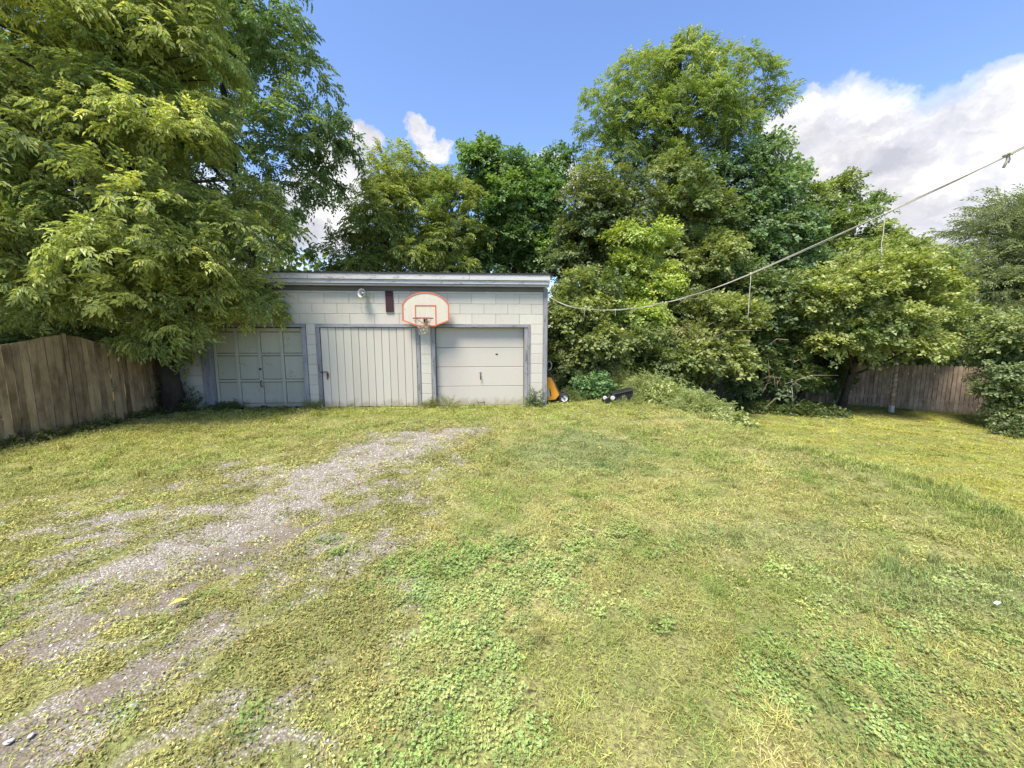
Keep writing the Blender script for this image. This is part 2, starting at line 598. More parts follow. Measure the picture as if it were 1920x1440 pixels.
def scatter(name, protos, pos, rot, scl, tint, pick, material, parent=None, loc=(0, 0, 0), real=False):
    V, Fc, code = [], [], []
    for k, (pv, pf) in enumerate(protos):
        b = len(V)
        V.extend([tuple(map(float, v)) for v in pv])
        Fc.extend([tuple(int(i) + b for i in f) for f in pf])
        code.extend([k] * len(pv))
    nb = len(V)
    n_ = len(pos)
    V.extend(map(tuple, np.asarray(pos, float).tolist()))
    me = bpy.data.meshes.new(name)
    me.from_pydata(V, [], Fc)
    me.materials.append(material)
    code = np.concatenate([np.array(code, np.int32), 100 + np.asarray(pick, np.int32)])
    a = me.attributes.new('code', 'INT', 'POINT')
    a.data.foreach_set('value', code.astype(np.int32))
    z3 = np.zeros((nb, 3))
    a = me.attributes.new('rot', 'FLOAT_VECTOR', 'POINT')
    a.data.foreach_set('vector', np.concatenate([z3, rot]).astype(np.float32).ravel())
    s3 = np.repeat(np.asarray(scl, float)[:, None], 3, 1) if np.ndim(scl) == 1 else scl
    a = me.attributes.new('scl', 'FLOAT_VECTOR', 'POINT')
    a.data.foreach_set('vector', np.concatenate([z3, s3]).astype(np.float32).ravel())
    c4 = np.concatenate([np.clip(tint, 0, 1), np.ones((n_, 1))], 1)
    a = me.attributes.new('tint', 'FLOAT_COLOR', 'POINT')
    a.data.foreach_set('color', np.concatenate([np.ones((nb, 4)), c4]).astype(np.float32).ravel())
    o = link(name, me, parent, loc)
    md = o.modifiers.new('scatter', 'NODES')
    md.node_group = SCATTER_MESH if real else SCATTER
    return o


def eulers(ax, up):
    """euler angles whose local X is ax and local Z is near up"""
    ax = ax / (np.linalg.norm(ax, axis=1)[:, None] + 1e-9)
    up = up - ax * np.sum(ax * up, 1)[:, None]
    up = up / (np.linalg.norm(up, axis=1)[:, None] + 1e-9)
    yy = np.cross(up, ax)
    return np.stack([np.arctan2(yy[:, 2], up[:, 2]), -np.arcsin(np.clip(ax[:, 2], -1, 1)), np.arctan2(ax[:, 1], ax[:, 0])], 1)


def leaf_at(V, F, p, ax, up, ln, wd, fold=0.25, curl=0.2):
    """one pointed leaf folded along its midrib"""
    ax = ax / np.linalg.norm(ax)
    sd = np.cross(up, ax)
    sd /= np.linalg.norm(sd) + 1e-9
    nn = np.cross(ax, sd)
    b = len(V)
    m = p + ax * ln * 0.45
    V.append(p)
    V.append(m + sd * wd * 0.55 + nn * wd * fold)
    V.append(p + ax * ln - nn * ln * curl)
    V.append(m - sd * wd * 0.55 + nn * wd * fold)
    F.extend([(b, b + 2, b + 1), (b, b + 3, b + 2)])


def stem_at(V, F, p, q, r=0.004):
    d = np.asarray(q) - np.asarray(p)
    s = np.cross(d, (0, 0, 1.0))
    s = s / (np.linalg.norm(s) + 1e-9) * r
    b = len(V)
    V.extend([p + s, p - s, q - s * 0.4, q + s * 0.4])
    F.append((b, b + 1, b + 2, b + 3))


def spray_compound(seed, nleaf=4, pairs=3, L=0.42, ll=0.105, lw=0.04):
    """a twig with drooping compound leaves"""
    r = np.random.default_rng(seed)
    V, F = [], []
    stem_at(V, F, np.zeros(3), np.array((L * 0.7, 0, 0.0)), 0.004)
    for i in range(nleaf):
        t = 0.12 + 0.88 * (i + 0.5) / nleaf
        side = 1 if i % 2 else -1
        p0 = np.array((L * 0.7 * t, 0, 0.0))
        an = side * r.uniform(0.35, 1.0)
        d = np.array((math.cos(an), math.sin(an), r.uniform(-0.25, 0.3)))
        pl = r.uniform(0.16, 0.26)
        n0 = np.array((0, 0, 1.0)) + r.normal(0, 0.25, 3)
        prev = p0
        for k in range(pairs + 1):
            q = p0 + d * pl * (k + 1) / (pairs + 1) + np.array((0, 0, -0.10 * ((k + 1) / (pairs + 1)) ** 2))
            if k == pairs:
                stem_at(V, F, p0, q, 0.0022)
            prev = q
            s = np.cross((0, 0, 1.0), d)
            s /= np.linalg.norm(s)
            ll_ = ll * r.uniform(0.75, 1.15)
            if k == pairs:
                leaf_at(V, F, q, d + np.array((0, 0, -0.5)), n0, ll_ * 1.1, lw * 1.2)
            else:
                for sg in (-1, 1):
                    leaf_at(V, F, q, d * 0.75 + s * sg * r.uniform(0.6, 1.0) + np.array((0, 0, r.uniform(-0.7, -0.1))), n0 + s * sg * 0.25, ll_, lw * r.uniform(0.8, 1.2))
    return np.array(V), F


def spray_broad(seed, n=16, L=0.40, W=0.36, ll=0.10, lw=0.085):
    """a leafy shoot of simple broad leaves lying shingle-like"""
    r = np.random.default_rng(seed)
    V, F = [], []
    stem_at(V, F, np.zeros(3), np.array((L * 0.85, 0, 0.0)), 0.004)
    for i in range(n):
        t = (i + 0.5) / n
        p = np.array((L * t, r.uniform(-0.5, 0.5) * W * (1 - 0.5 * t), r.normal(0, 0.04)))
        an = r.uniform(-1.5, 1.5)
        d = np.array((math.cos(an), math.sin(an), r.uniform(-0.6, 0.15)))
        n0 = np.array((0.2, 0, 1.0)) + r.normal(0, 0.33, 3)
        s = r.uniform(0.7, 1.25)
        leaf_at(V, F, p, d, n0, ll * s, lw * s, 0.12, 0.22)
    return np.array(V), F


def spray_fine(seed, n=34, L=0.45, ll=0.075, lw=0.022):
    r = np.random.default_rng(seed)
    V, F = [], []
    for i in range(n):
        t = (i + 0.5) / n
        side = 1 if i % 2 else -1
        p = np.array((L * t, 0, r.normal(0, 0.03)))
        d = np.array((0.7, side * r.uniform(0.3, 1.1), r.uniform(-0.5, 0.4)))
        leaf_at(V, F, p + d * r.uniform(0, 0.1), d, np.array((0, 0, 1.0)) + r.normal(0, 0.3, 3), ll * r.uniform(0.7, 1.3), lw, 0.1, 0.2)
    return np.array(V), F


SPRAYS = {
    'compound': [spray_compound(s) for s in (1, 2, 3, 4)],
    'broad': [spray_broad(s) for s in (5, 6, 7, 8)],
    'fine': [spray_fine(s) for s in (9, 10, 11, 12)],
    'narrow': [spray_compound(s, 5, 3, 0.5, 0.085, 0.026) for s in (13, 14, 15, 16)],
}


def unit(n_, r):
    d = r.normal(0, 1, (n_, 3))
    return d / np.linalg.norm(d, axis=1)[:, None]


def rot_mats(e):
    """3x3 matrices of XYZ euler angles, one per row"""
    cx, sx, cy, sy, cz_, sz_ = np.cos(e[:, 0]), np.sin(e[:, 0]), np.cos(e[:, 1]), np.sin(e[:, 1]), np.cos(e[:, 2]), np.sin(e[:, 2])
    m = np.empty((len(e), 3, 3))
    m[:, 0, 0], m[:, 0, 1], m[:, 0, 2] = cz_ * cy, cz_ * sy * sx - sz_ * cx, cz_ * sy * cx + sz_ * sx
    m[:, 1, 0], m[:, 1, 1], m[:, 1, 2] = sz_ * cy, sz_ * sy * sx + cz_ * cx, sz_ * sy * cx - cz_ * sx
    m[:, 2, 0], m[:, 2, 1], m[:, 2, 2] = -sy, cy * sx, cy * cx
    return m


def bough_proto(spray, rb, spb, scale, droop, flat, r):
    """one leafy bough that grows towards local +X: many sprays on a flattened dome"""
    d2 = unit(spb, r)
    d2[:, 2] = np.where(d2[:, 2] < -0.3, -d2[:, 2], d2[:, 2])
    q = d2 * np.array((1.15, 1, flat)) * rb * r.uniform(0.25, 1.0, (spb, 1)) ** 0.6
    q[:, 2] -= 0.18 * rb * (q[:, 0] / rb) ** 2
    D = 0.75 * d2 + np.array((0.45, 0, 0.15))
    D /= np.linalg.norm(D, axis=1)[:, None]
    ax = D + r.normal(0, 0.35, (spb, 3)) + np.array((0, 0, -droop))
    up = np.array((0, 0, 0.9)) + D * 0.7 + r.normal(0, 0.25, (spb, 3))
    Rm = rot_mats(eulers(ax, up))
    V_, F_ = [], []
    nv = 0
    for i in range(spb):
        pv, pf = SPRAYS[spray][r.integers(0, 4)]
        V_.append((pv * (scale * r.uniform(0.75, 1.25))) @ Rm[i].T + q[i])
        F_.extend([tuple(k + nv for k in f) for f in pf])
        nv += len(pv)
    return np.concatenate(V_), F_


def crown(name, parent, base, lobes, spray, rb, spb, fill, scale, c_lo, c_hi, seed, droop=0.35, flat=0.65):
    r = np.random.default_rng(seed)
    protos = [bough_proto(spray, rb, spb, scale, droop, flat, r) for _ in range(K)]
    P, D = [], []
    for (c, rad) in lobes:
        rad = np.maximum(rad - 0.72 * rb, 0.4 * rad)
        A = 4 * math.pi * (((rad[0] * rad[1]) ** 1.6 + (rad[0] * rad[2]) ** 1.6 + (rad[1] * rad[2]) ** 1.6) / 3) ** (1 / 1.6)
        nb = max(5, int(fill * A / (2.1 * rb * rb)))
        d1 = unit(nb, r)
        P.append(c + d1 * rad * r.uniform(0.55, 1.0, (nb, 1)) ** 0.7)
        D.append(d1)
    P, D = np.concatenate(P), np.concatenate(D)
    n_ = len(P)
    ax = D * np.array((1, 1, 0.35)) + r.normal(0, 0.3, (n_, 3)) * np.array((1, 1, 0.5))
    rot = eulers(ax, np.array((0, 0, 1.0)) + r.normal(0, 0.16, (n_, 3)))
    f = r.beta(1.3, 1.3, n_)[:, None]
    tint = np.asarray(c_lo) * (1 - f) + np.asarray(c_hi) * f
    tint = tint * r.uniform(0.88, 1.12, (n_, 1)) * np.array((1.85, 1.88, 2.15))
    o = scatter(name, protos, P - base, rot, r.uniform(0.7, 1.25, n_), tint, r.integers(0, K, n_), M['crown_leaf'], parent, real=True)
    o['kind'] = 'stuff'
    return o, P


def lobe(u, v, Y, ru, rv, ry=None):
    c = at(u, v, Y)
    s = Y / ray(u, v)[1] / FPX
    return (c, np.array((ru * s, (ry if ry else 0.5 * (ru + rv) * s), rv * s)))


NLEAF = [0]


def tree(name, label, base, lobes, spray, rb, spb, fill, scale, c_lo, c_hi, seed, trunk_r=0.18, cat='tree', group=None, droop=0.35, limbs=26, lean=None, flat=0.65, stems=1):
    base = np.asarray(base, float)
    root = empty(name, base)
    tag(root, label, cat, group)
    o, bcs = crown('crown' if cat == 'tree' else 'foliage', root, base, lobes, spray, rb, spb, fill, scale, c_lo, c_hi, seed, droop, flat)
    NLEAF[0] += len(o.data.vertices)
    r = np.random.default_rng(seed + 1000)
    cen = np.mean([l[0] for l in lobes], 0)
    top = max(l[0][2] + 0.4 * l[1][2] for l in lobes)
    if cat == 'tree':
        fork = np.array((cen[0] * 0.7 + base[0] * 0.3, cen[1] * 0.7 + base[1] * 0.3, base[2] + 0.42 * (top - base[2])))
        tipt = np.array((cen[0], cen[1], top))
        tpath = []
        for t in np.linspace(0, 1, 12):
            q = (1 - t) ** 2 * base + 2 * t * (1 - t) * fork + t * t * tipt
            q = q + np.array((math.sin(t * 7 + seed), math.cos(t * 5 + seed), 0)) * 0.10 * t
            tpath.append(q)
        tpath = np.array(tpath)
        tr = trunk_r * (1 - np.linspace(0, 1, 12) * 0.85) ** 0.9
        tr[0] *= 1.45
        tpath[0][2] -= 0.25
        tube('trunk', [(tpath - base, tr)], M['bark'], root, 10)
    else:
        tpath = None
    paths = []
    idx = r.choice(len(bcs), min(limbs, len(bcs)), replace=False)
    for i in idx:
        e = bcs[i]
        if tpath is not None:
            k = int(np.clip(np.searchsorted(tpath[:, 2], e[2] - 0.55 * np.linalg.norm((e - tpath[6])[:2])), 2, 9))
            s = tpath[k]
            r0 = tr[k] * 0.55
        else:
            s = base + np.append(r.normal(0, 0.12, 2), -0.1)
            r0 = trunk_r
        mid = (s + e) / 2 + r.normal(0, 0.12, 3) * np.linalg.norm(e - s) + np.array((0, 0, 0.12 * np.linalg.norm((e - s)[:2])))
        pts = [(1 - t) ** 2 * s + 2 * t * (1 - t) * mid + t * t * e for t in np.linspace(0, 1, 7)]
        paths.append((np.array(pts) - base, r0 * (1 - np.linspace(0, 1, 7) * 0.88)))
    if paths:
        b = tube('branches' if cat == 'tree' else 'stems', paths, M['bark'], root, 5)
        b['kind'] = 'stuff'
    return root


# ------------------------------------------------------------------ terrain
RY = np.array((-30, 2.0, 3.44, 4.5, 6.9, 8.5, 9.8, 13, 20, 60))
RX = np.array((5.0, 4.85, 4.77, 4.75, 4.27, 3.8, 3.25, 2.9, 2.6, 2.6))


def ground_z(x, y):
    x = np.asarray(x, float)
    y = np.asarray(y, float)
    d = x - np.interp(y, RY, RX) + 0.25 * (fbm(x * 0.6, y * 0.6, 40, 2) - 0.5)
    z = -1.0 * sstep(-0.15, 2.4, d) - 0.42 * sstep(1.8, 13, d)
    z = z + 0.10 * np.exp(-((d + 0.35) / 0.7) ** 2) * sstep(2, 4, y)
    near = sstep(9.6, 8.4, y) * sstep(-8.2, -7.0, x)
    z = z + (fbm(x * 0.55, y * 0.55, 3, 3) - 0.5) * 0.10 * near * sstep(0.3, -0.8, d) + (fbm(x * 2.1, y * 2.1, 9, 2) - 0.5) * 0.03 * near
    return z


STROKES = [            # the first three lie barest
    [(530, 926, .34), (640, 892, .60), (740, 850, .74), (810, 822, .66), (870, 808, .36)],
    [(440, 888, .10), (510, 876, .13)],
    [(300, 914, .08), (355, 900, .10)],
    [(-160, 1050, .28), (100, 988, .26), (300, 962, .25), (480, 948, .26), (560, 926, .25)],
    [(190, 1078, .18), (330, 1030, .30), (450, 982, .36), (560, 938, .40)],
    [(-260, 1300, .22), (100, 1196, .17), (300, 1124, .17), (420, 1052, .17), (560, 992, .17), (680, 950, .14)],
    [(-80, 1450, .12), (60, 1400, .12), (150, 1340, .10), (260, 1262, .10), (420, 1150, .08)],
]


def stroke_mask(x, y, first=0):
    best = np.full(np.shape(x), -9.0)
    for si, st in enumerate(STROKES):
        if si < first:
            continue
        pts = [(*gp(u, v), h) for u, v, h in st]
        for (ax, ay, ah), (bx, by, bh) in zip(pts[:-1], pts[1:]):
            dx, dy = bx - ax, by - ay
            t = np.clip(((x - ax) * dx + (y - ay) * dy) / (dx * dx + dy * dy), 0, 1)
            h = ah + (bh - ah) * t
            d = np.hypot(x - ax - dx * t, y - ay - dy * t)
            best = np.maximum(best, 1 - d / (h * 1.5) - (0.0 if si < 3 or si == 4 else 0.2))
    return best


def drive_zone(x, y):
    nz = 1.6 * (fbm(x * 0.9, y * 0.9, 95, 3) - 0.5)
    d = sstep(-0.25, -1.0, x + nz * 0.8) * sstep(7.9, 6.8, y + nz)
    left = sstep(-0.3, 0.9, y + nz - (3.72 + (x + 5.13) * 1.3))
    return d * (1 - left * 0.9)


def gravel_mask(x, y):
    s = stroke_mask(x, y)
    nz = fbm(x * 1.7, y * 1.7, 21, 4) - 0.5
    n2 = fbm(x * 6, y * 6, 33, 3) - 0.5
    return np.maximum(sstep(-0.25, 0.85, s + 1.3 * nz + 1.0 * n2), 0.62 * drive_zone(x, y) * sstep(-0.16, 0.14, nz * 0.7 + n2))


def ell(x, y, u, v, ru, rv, soft=0.9):
    c = gp(u, v)
    a = gp(u + ru, v)
    b0, b1 = gp(u, v - rv), gp(u, v + rv)
    rx = abs(a[0] - c[0])
    cy = 0.5 * (b0[1] + b1[1])
    ry = 0.5 * abs(b0[1] - b1[1])
    q = np.sqrt(((x - c[0]) / rx) ** 2 + ((y - cy) / ry) ** 2)
    q = q + 0.9 * (fbm(x * 1.9, y * 1.9, int(u) % 97, 3) - 0.5)
    return sstep(1 + soft * 0.5, 1 - soft * 0.5, q)


def ridge_d(x, y):
    return x - np.interp(y, RY, RX)


C_OLIVE = np.array((0.315, 0.33, 0.11))
C_STRAW = np.array((0.42, 0.405, 0.155))
C_GREEN = np.array((0.22, 0.285, 0.075))
C_CLOVER = np.array((0.21, 0.29, 0.09))
C_BLUEG = np.array((0.19, 0.245, 0.10))
C_LAWN = np.array((0.35, 0.355, 0.085))


def clover_mask(x, y):
    m = ell(x, y, 900, 1080, 170, 60)
    m = np.maximum(m, ell(x, y, 850, 1260, 120, 110))
    m = np.maximum(m, ell(x, y, 860, 1400, 190, 90))
    m = np.maximum(m, ell(x, y, 1640, 1300, 190, 110))
    m = np.maximum(m, ell(x, y, 1700, 1420, 120, 60) * 0.8)
    m = np.maximum(m, ell(x, y, 1120, 1010, 70, 30) * 0.5)
    m = np.maximum(m, 0.35 * sstep(0.58, 0.72, fbm(x * 1.3, y * 1.3, 77, 3)) * sstep(0.5, -0.5, ridge_d(x, y)) * sstep(4.2, 3.2, y))
    return m * sstep(0.4, -0.2, stroke_mask(x, y) - 0.25)


def turf_colour(x, y):
    x = np.asarray(x, float)
    y = np.asarray(y, float)
    n1 = fbm(x * 0.8, y * 0.8, 51, 4)[..., None]
    n2 = fbm(x * 2.7, y * 2.7, 61, 3)[..., None]
    c = C_OLIVE + (C_STRAW - C_OLIVE) * sstep(0.40, 0.72, n1)
    c = c + (C_GREEN - c) * (0.75 * sstep(0.50, 0.68, n2))
    blu = np.maximum(ell(x, y, 1090, 850, 120, 40), ell(x, y, 1830, 1120, 200, 60))
    blu = np.maximum(blu, ell(x, y, 1450, 1010, 200, 35) * 0.7)[..., None]
    c = c + (C_BLUEG * 1.1 - c) * 0.75 * blu
    near_gar = (sstep(7.6, 8.8, y) * sstep(-8, -6, x) * sstep(4, 2.5, x))[..., None]
    c = c + (np.array((0.27, 0.31, 0.07)) - c) * 0.7 * near_gar
    lf = (sstep(-3.0, -5.5, x) * sstep(4.5, 6.0, y))[..., None]
    c = c + (np.array((0.32, 0.32, 0.075)) - c) * 0.5 * lf
    d = ridge_d(x, y)
    band = np.exp(-((d + 0.25) / 0.5) ** 2)[..., None] * sstep(6.5, 4.5, y)[..., None]
    c = c + (np.array((0.21, 0.28, 0.075)) - c) * 0.65 * band
    lawn = sstep(0.4, 2.2, d)[..., None]
    lw = C_LAWN + (np.array((0.28, 0.32, 0.08)) - C_LAWN) * sstep(0.45, 0.65, fbm(x * 0.5, y * 1.6, 71, 3))[..., None]
    c = c + (lw - c) * lawn
    return c


xs = np.concatenate([np.array((-500, -250, -120, -70, -45, -30, -22, -17, -13.5, -11)), np.arange(-9.5, 8, 0.10), np.arange(8, 26, 0.3), np.array((27, 30, 36, 46, 70, 120, 250, 500))])
ys = np.concatenate([np.array((-60, -25, -12, -6, -3, -1.5, -0.5)), np.arange(0, 11, 0.10), np.arange(11, 26, 0.3), np.array((27, 30, 36, 46, 70, 120, 250, 500, 900))])
gx, gy = np.meshgrid(xs, ys)
gz = ground_z(gx, gy)
nx_, ny_ = len(xs), len(ys)
V = np.stack([gx, gy, gz], -1).reshape(-1, 3)
ii = np.arange(nx_ * ny_).reshape(ny_, nx_)
Fq = np.stack([ii[:-1, :-1], ii[:-1, 1:], ii[1:, 1:], ii[1:, :-1]], -1).reshape(-1, 4)
me = np_mesh('ground', V, Fq, None, True)
gm = gravel_mask(gx, gy).ravel()
soil = sstep(-0.5, 0.6, stroke_mask(gx, gy, 5) + 0.9 * (fbm(gx * 1.7, gy * 1.7, 23, 3) - 0.5)).ravel()
tcx = turf_colour(gx, gy).reshape(-1, 3)
wood_floor = np.maximum(sstep(17.5, 18.6, gy + 0.6 * (fbm(gx, gy, 5, 2) - .5)), sstep(-8.05, -8.3, gx)).ravel()
a = me.attributes.new('gravel', 'FLOAT', 'POINT')
a.data.foreach_set('value', gm.astype(np.float32))
a = me.attributes.new('soil', 'FLOAT', 'POINT')
a.data.foreach_set('value', soil.astype(np.float32))
a = me.attributes.new('floor', 'FLOAT', 'POINT')
a.data.foreach_set('value', wood_floor.astype(np.float32))
a = me.attributes.new('turf', 'FLOAT_COLOR', 'POINT')
a.data.foreach_set('color', np.concatenate([tcx, np.ones((len(tcx), 1))], 1).astype(np.float32).ravel())
gmat, t = mat('turf_and_gravel')
geo = t.n('ShaderNodeNewGeometry')
pos = geo.outputs['Position']
ag = t.n('ShaderNodeAttribute', attribute_name='gravel')
at_ = t.n('ShaderNodeAttribute', attribute_name='turf')
af = t.n('ShaderNodeAttribute', attribute_name='floor')
fine = t.noise(pos, 38, 5, 0.7)
mid = t.noise(pos, 9, 5, 0.65)
turf = t.mix(t.ramp(fine, [(0.36, 0.95), (0.66, 0.1)]), at_.outputs['Color'], (0.085, 0.07, 0.04))
turf = t.mix(t.math('MULTIPLY', t.ramp(mid, [(0.45, 0.0), (0.7, 1.0)]), 0.3), turf, (0.31, 0.29, 0.13))
vor = t.n('ShaderNodeTexVoronoi', ins={'Scale': 80.0, 'Randomness': 1.0})
t.l(pos, vor.inputs['Vector'])
sep = t.n('ShaderNodeSeparateColor')
t.l(vor.outputs['Color'], sep.inputs[0])
grv = t.ramp(sep.outputs[0], [(0.0, (0.22, 0.205, 0.17)), (0.5, (0.38, 0.362, 0.315)), (1.0, (0.53, 0.51, 0.455))])
grv = t.mix(t.ramp(vor.outputs['Distance'], [(0.25, 0.0), (0.6, 0.8)]), grv, (0.13, 0.105, 0.085))
grv = t.mix(t.math('MULTIPLY', t.ramp(mid, [(0.48, 0.0), (0.62, 1.0)]), 0.6), grv, (0.15, 0.115, 0.085))
aso = t.n('ShaderNodeAttribute', attribute_name='soil')
grv = t.mix(t.math('MULTIPLY', aso.outputs['Fac'], 0.7), grv, (0.15, 0.125, 0.095))
gfac = t.ramp(t.math('ADD', ag.outputs['Fac'], t.math('MULTIPLY', t.math('SUBTRACT', fine, 0.5), 0.9)), [(0.35, 0.0), (0.6, 1.0)])
c = t.mix(gfac, turf, grv)
lit = t.ramp(fine, [(0.35, (0.045, 0.035, 0.02)), (0.65, (0.12, 0.085, 0.045))])
c = t.mix(af.outputs['Fac'], c, lit)
h = t.math('ADD', t.math('MULTIPLY', fine, 0.7), t.math('MULTIPLY', vor.outputs['Distance'], -0.4))
finish(t, principled(t, c, 0.95, 0.1, 0, h, 0.8, 0.02))
me.materials.append(gmat)
ground = link('ground', me)
tag(ground, kind='structure')

# ------------------------------------------------------------------ garage
GO = np.array((0.87, 9.79))
GTH = math.atan2(0.52, 8.21)
GX = np.array((math.cos(GTH), math.sin(GTH)))
GN = np.array((-math.sin(GTH), math.cos(GTH)))
GMAT = Matrix.Translation((GO[0], GO[1], 0)) @ Matrix.Rotation(GTH, 4, 'Z')


def on_garage(x, y, z):
    q = GMAT @ Vector((x, y, z))
    return (q.x, q.y, q.z)


garage = empty('garage', (GO[0], GO[1], 0), GTH)
tag(garage, 'low pale block garage with three doors and a flat dark ribbed roof', 'garage')
GL, GD, GH = -8.95, 6.2, 2.93             # left end, depth, wall height (local metres)
D1 = (-8.06, -5.925)                      # clear openings of the three doors
D2 = (-5.50, -3.215)
D3 = (-2.765, -0.565)
HEAD = 1.965                              # underside of door heads
YB = 0.011                                 # mortar plane behind the block faces
wall = multi_box('wall', [
    (GL, 0.0, YB, 0.20, 2.05, GH),
    (GL, -8.28, YB, 0.20, -0.25, 2.05), (-5.825, -5.60, YB, 0.20, -0.25, 2.05), (-3.125, -2.865, YB, 0.20, -0.25, 2.05), (-0.425, 0.0, YB, 0.20, -0.25, 2.05),
    (GL, GL + 0.2, 0.20, GD, -0.25, GH - 0.4), (-0.2, 0.0, 0.20, GD, -0.25, GH - 0.4), (GL + 0.2, -0.2, GD - 0.2, GD, -0.25, GH - 0.4)], M['mortar'], garage)
JT = 0.008
CH = 0.2445
Z0 = 0.085
courses = [(-0.16, Z0)] + [(Z0 + i * CH, Z0 + (i + 1) * CH) for i in range(8)]
for i, (z0, z1) in enumerate(courses):
    for (x0, x1) in ((GL, -8.285), (-5.822, -5.603), (-3.122, -2.868), (-0.42, -0.098)):
        box('block', x0 + .002, x1 - .002, 0.0 + random.uniform(-.002, .002), YB + 0.03, z0 + JT / 2, min(z1, 2.045) - JT / 2, M['block'], wall, 0.005)
zt = Z0 + 8 * CH
for i in range(4):
    z0, z1 = zt + i * CH, min(zt + (i + 1) * CH, GH - 0.02)
    x = -0.098 - (0.29 if i % 2 else 0.0)
    edges = [-0.098] + ([x] if i % 2 else [])
    while x > GL:
        x -= 0.585
        edges.append(max(x, GL))
    for x1, x0 in zip(edges[:-1], edges[1:]):
        if x1 - x0 > 0.03:
            box('block', x0 + JT / 2, x1 - JT / 2, random.uniform(-.002, .002), YB + 0.03, z0 + JT / 2, z1 - JT / 2, M['block'], wall, 0.005)
box('corner_board', -0.092, 0.012, -0.024, 0.03, -0.05, GH - 0.03, M['trim'], garage)
# roof, fascia and soffit
roof = multi_box('roof', [(GL - 0.14, 0.06, -0.22, GD + 0.2, 3.205, 3.235)], M['roof'], garage)
x = GL - 0.10
rib = None
while x < 0.05:
    V_ = [(-.03, 0, 0), (.03, 0, 0), (.014, 0, .028), (-.014, 0, .028), (-.03, 6.4, 0), (.03, 6.4, 0), (.014, 6.4, .028), (-.014, 6.4, .028)]
    if rib is None:
        rib = np_mesh('rib', V_, [(0, 1, 2, 3), (7, 6, 5, 4), (0, 4, 5, 1), (1, 5, 6, 2), (2, 6, 7, 3), (3, 7, 4, 0)], M['roof'])
    link('roof_rib', rib, roof, (x, -0.225, 3.236))
    x += 0.203
xb = GL - 0.12
for x0, x1 in ((xb, -5.62), (-5.615, -1.9), (-1.895, 0.04)):
    box('fascia_board', x0, x1, -0.205, -0.165, 3.075, 3.203, M['fascia'], garage)
for x0, x1 in ((xb, -6.9), (-6.895, -2.55), (-2.545, -0.6), (-0.595, 0.03)):
    box('fascia_board', x0, x1, -0.175, -0.12, 2.985, 3.070, M['fascia'], garage)
box('soffit_board', xb, 0.022, -0.155, 0.0, 2.935, 2.980, M['trim_h'], garage)
box('frieze_board', xb + .02, -0.094, -0.022, 0.004, 2.825, 2.930, M['frieze'], garage)
multi_box('roof_deck', [(GL, 0.0, 0.0, GD, 2.985, 3.20)], M['trim_h'], garage)
multi_box('gable_infill', [(GL + 0.02, GL + 0.15, 0.22, GD - 0.02, GH - 0.4, 2.98), (-0.15, -0.02, 0.22, GD - 0.02, GH - 0.4, 2.98), (GL + .2, -.2, GD - 0.17, GD - 0.03, GH - 0.4, 2.98)], M['mortar'], garage)
# door casings
for (a_, b_), rec in ((D1, 0), (D2, 0), (D3, 0)):
    box('door_head', a_ - 0.10, b_ + 0.145 if b_ > -1 else b_ + 0.095, -0.028, 0.10, HEAD, 2.047, M['trim_h'], garage)
for x0, x1 in ((-8.28, -8.19), (-8.185, -8.065), (D1[1] + .002, -5.83), (-5.595, D2[0] - .002), (D2[1] + .002, -3.13), (-2.86, D3[0] - .002), (D3[1] + .002, -0.475), (-0.47, -0.427)):
    box('door_jamb', x0, x1, -0.02 if x1 - x0 > .06 else -0.035, 0.16, -0.08, HEAD - 0.002, M['trim'], garage)

# left door: raised frame with twelve sunk panels
DY = 0.125
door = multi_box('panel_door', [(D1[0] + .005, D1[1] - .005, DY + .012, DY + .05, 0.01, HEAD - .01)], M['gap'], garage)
cols = np.linspace(D1[0] + 0.01, D1[1] - 0.01, 5)
rows = [0.02, 0.675, 1.31, 1.90]
sw = 0.033
for i in range(5):
    cx_ = cols[i]
    x0, x1 = (cx_, cx_ + 0.055) if i == 0 else ((cx_ - 0.055, cx_) if i == 4 else (cx_ - sw, cx_ + sw))
    box('stile', x0, x1, DY - .034, DY + .011, 0.02, 1.945, M['panel_door'], door, 0.003)
for j, (z0, z1) in enumerate(((0.02, 0.105), (0.645, 0.70), (1.285, 1.335), (1.86, 1.945))):
    for i in range(4):
        box('rail', cols[i] + (0.056 if i == 0 else sw + .001), cols[i + 1] - (0.056 if i == 3 else sw + .001), DY - .030, DY + .011, z0, z1, M['panel_door'], door, 0.003)
for i in range(4):
    for z0, z1 in ((0.107, 0.643), (0.702, 1.283), (1.337, 1.858)):
        box('panel', cols[i] + (0.063 if i == 0 else sw + .009), cols[i + 1] - (0.063 if i == 3 else sw + .009), DY - .004, DY + .0115, z0 + .010, z1 - .014, M['panel_door'], door, 0.004)
lathe('lock_hole', [(0.0, 0.0), (0.028, 0.0), (0.030, 0.012), (0.018, 0.016), (0.0, 0.010)], M['iron'], door, 14, (cols[2] + .0, DY - .034, 0.955), (math.radians(90), 0, 0))
tube('handle', [([(0, 0, -.07), (0, -.05, -.06), (0, -.06, 0), (0, -.05, .06), (0, 0, .07)], .011)], M['iron'], door, 6, (cols[2] + 0.012, DY - .034, 0.60))
box('bottom_bracket', cols[2] - .05, cols[2] + .10, DY - .07, DY - .034, 0.035, 0.06, M['iron'], door, 0.004)
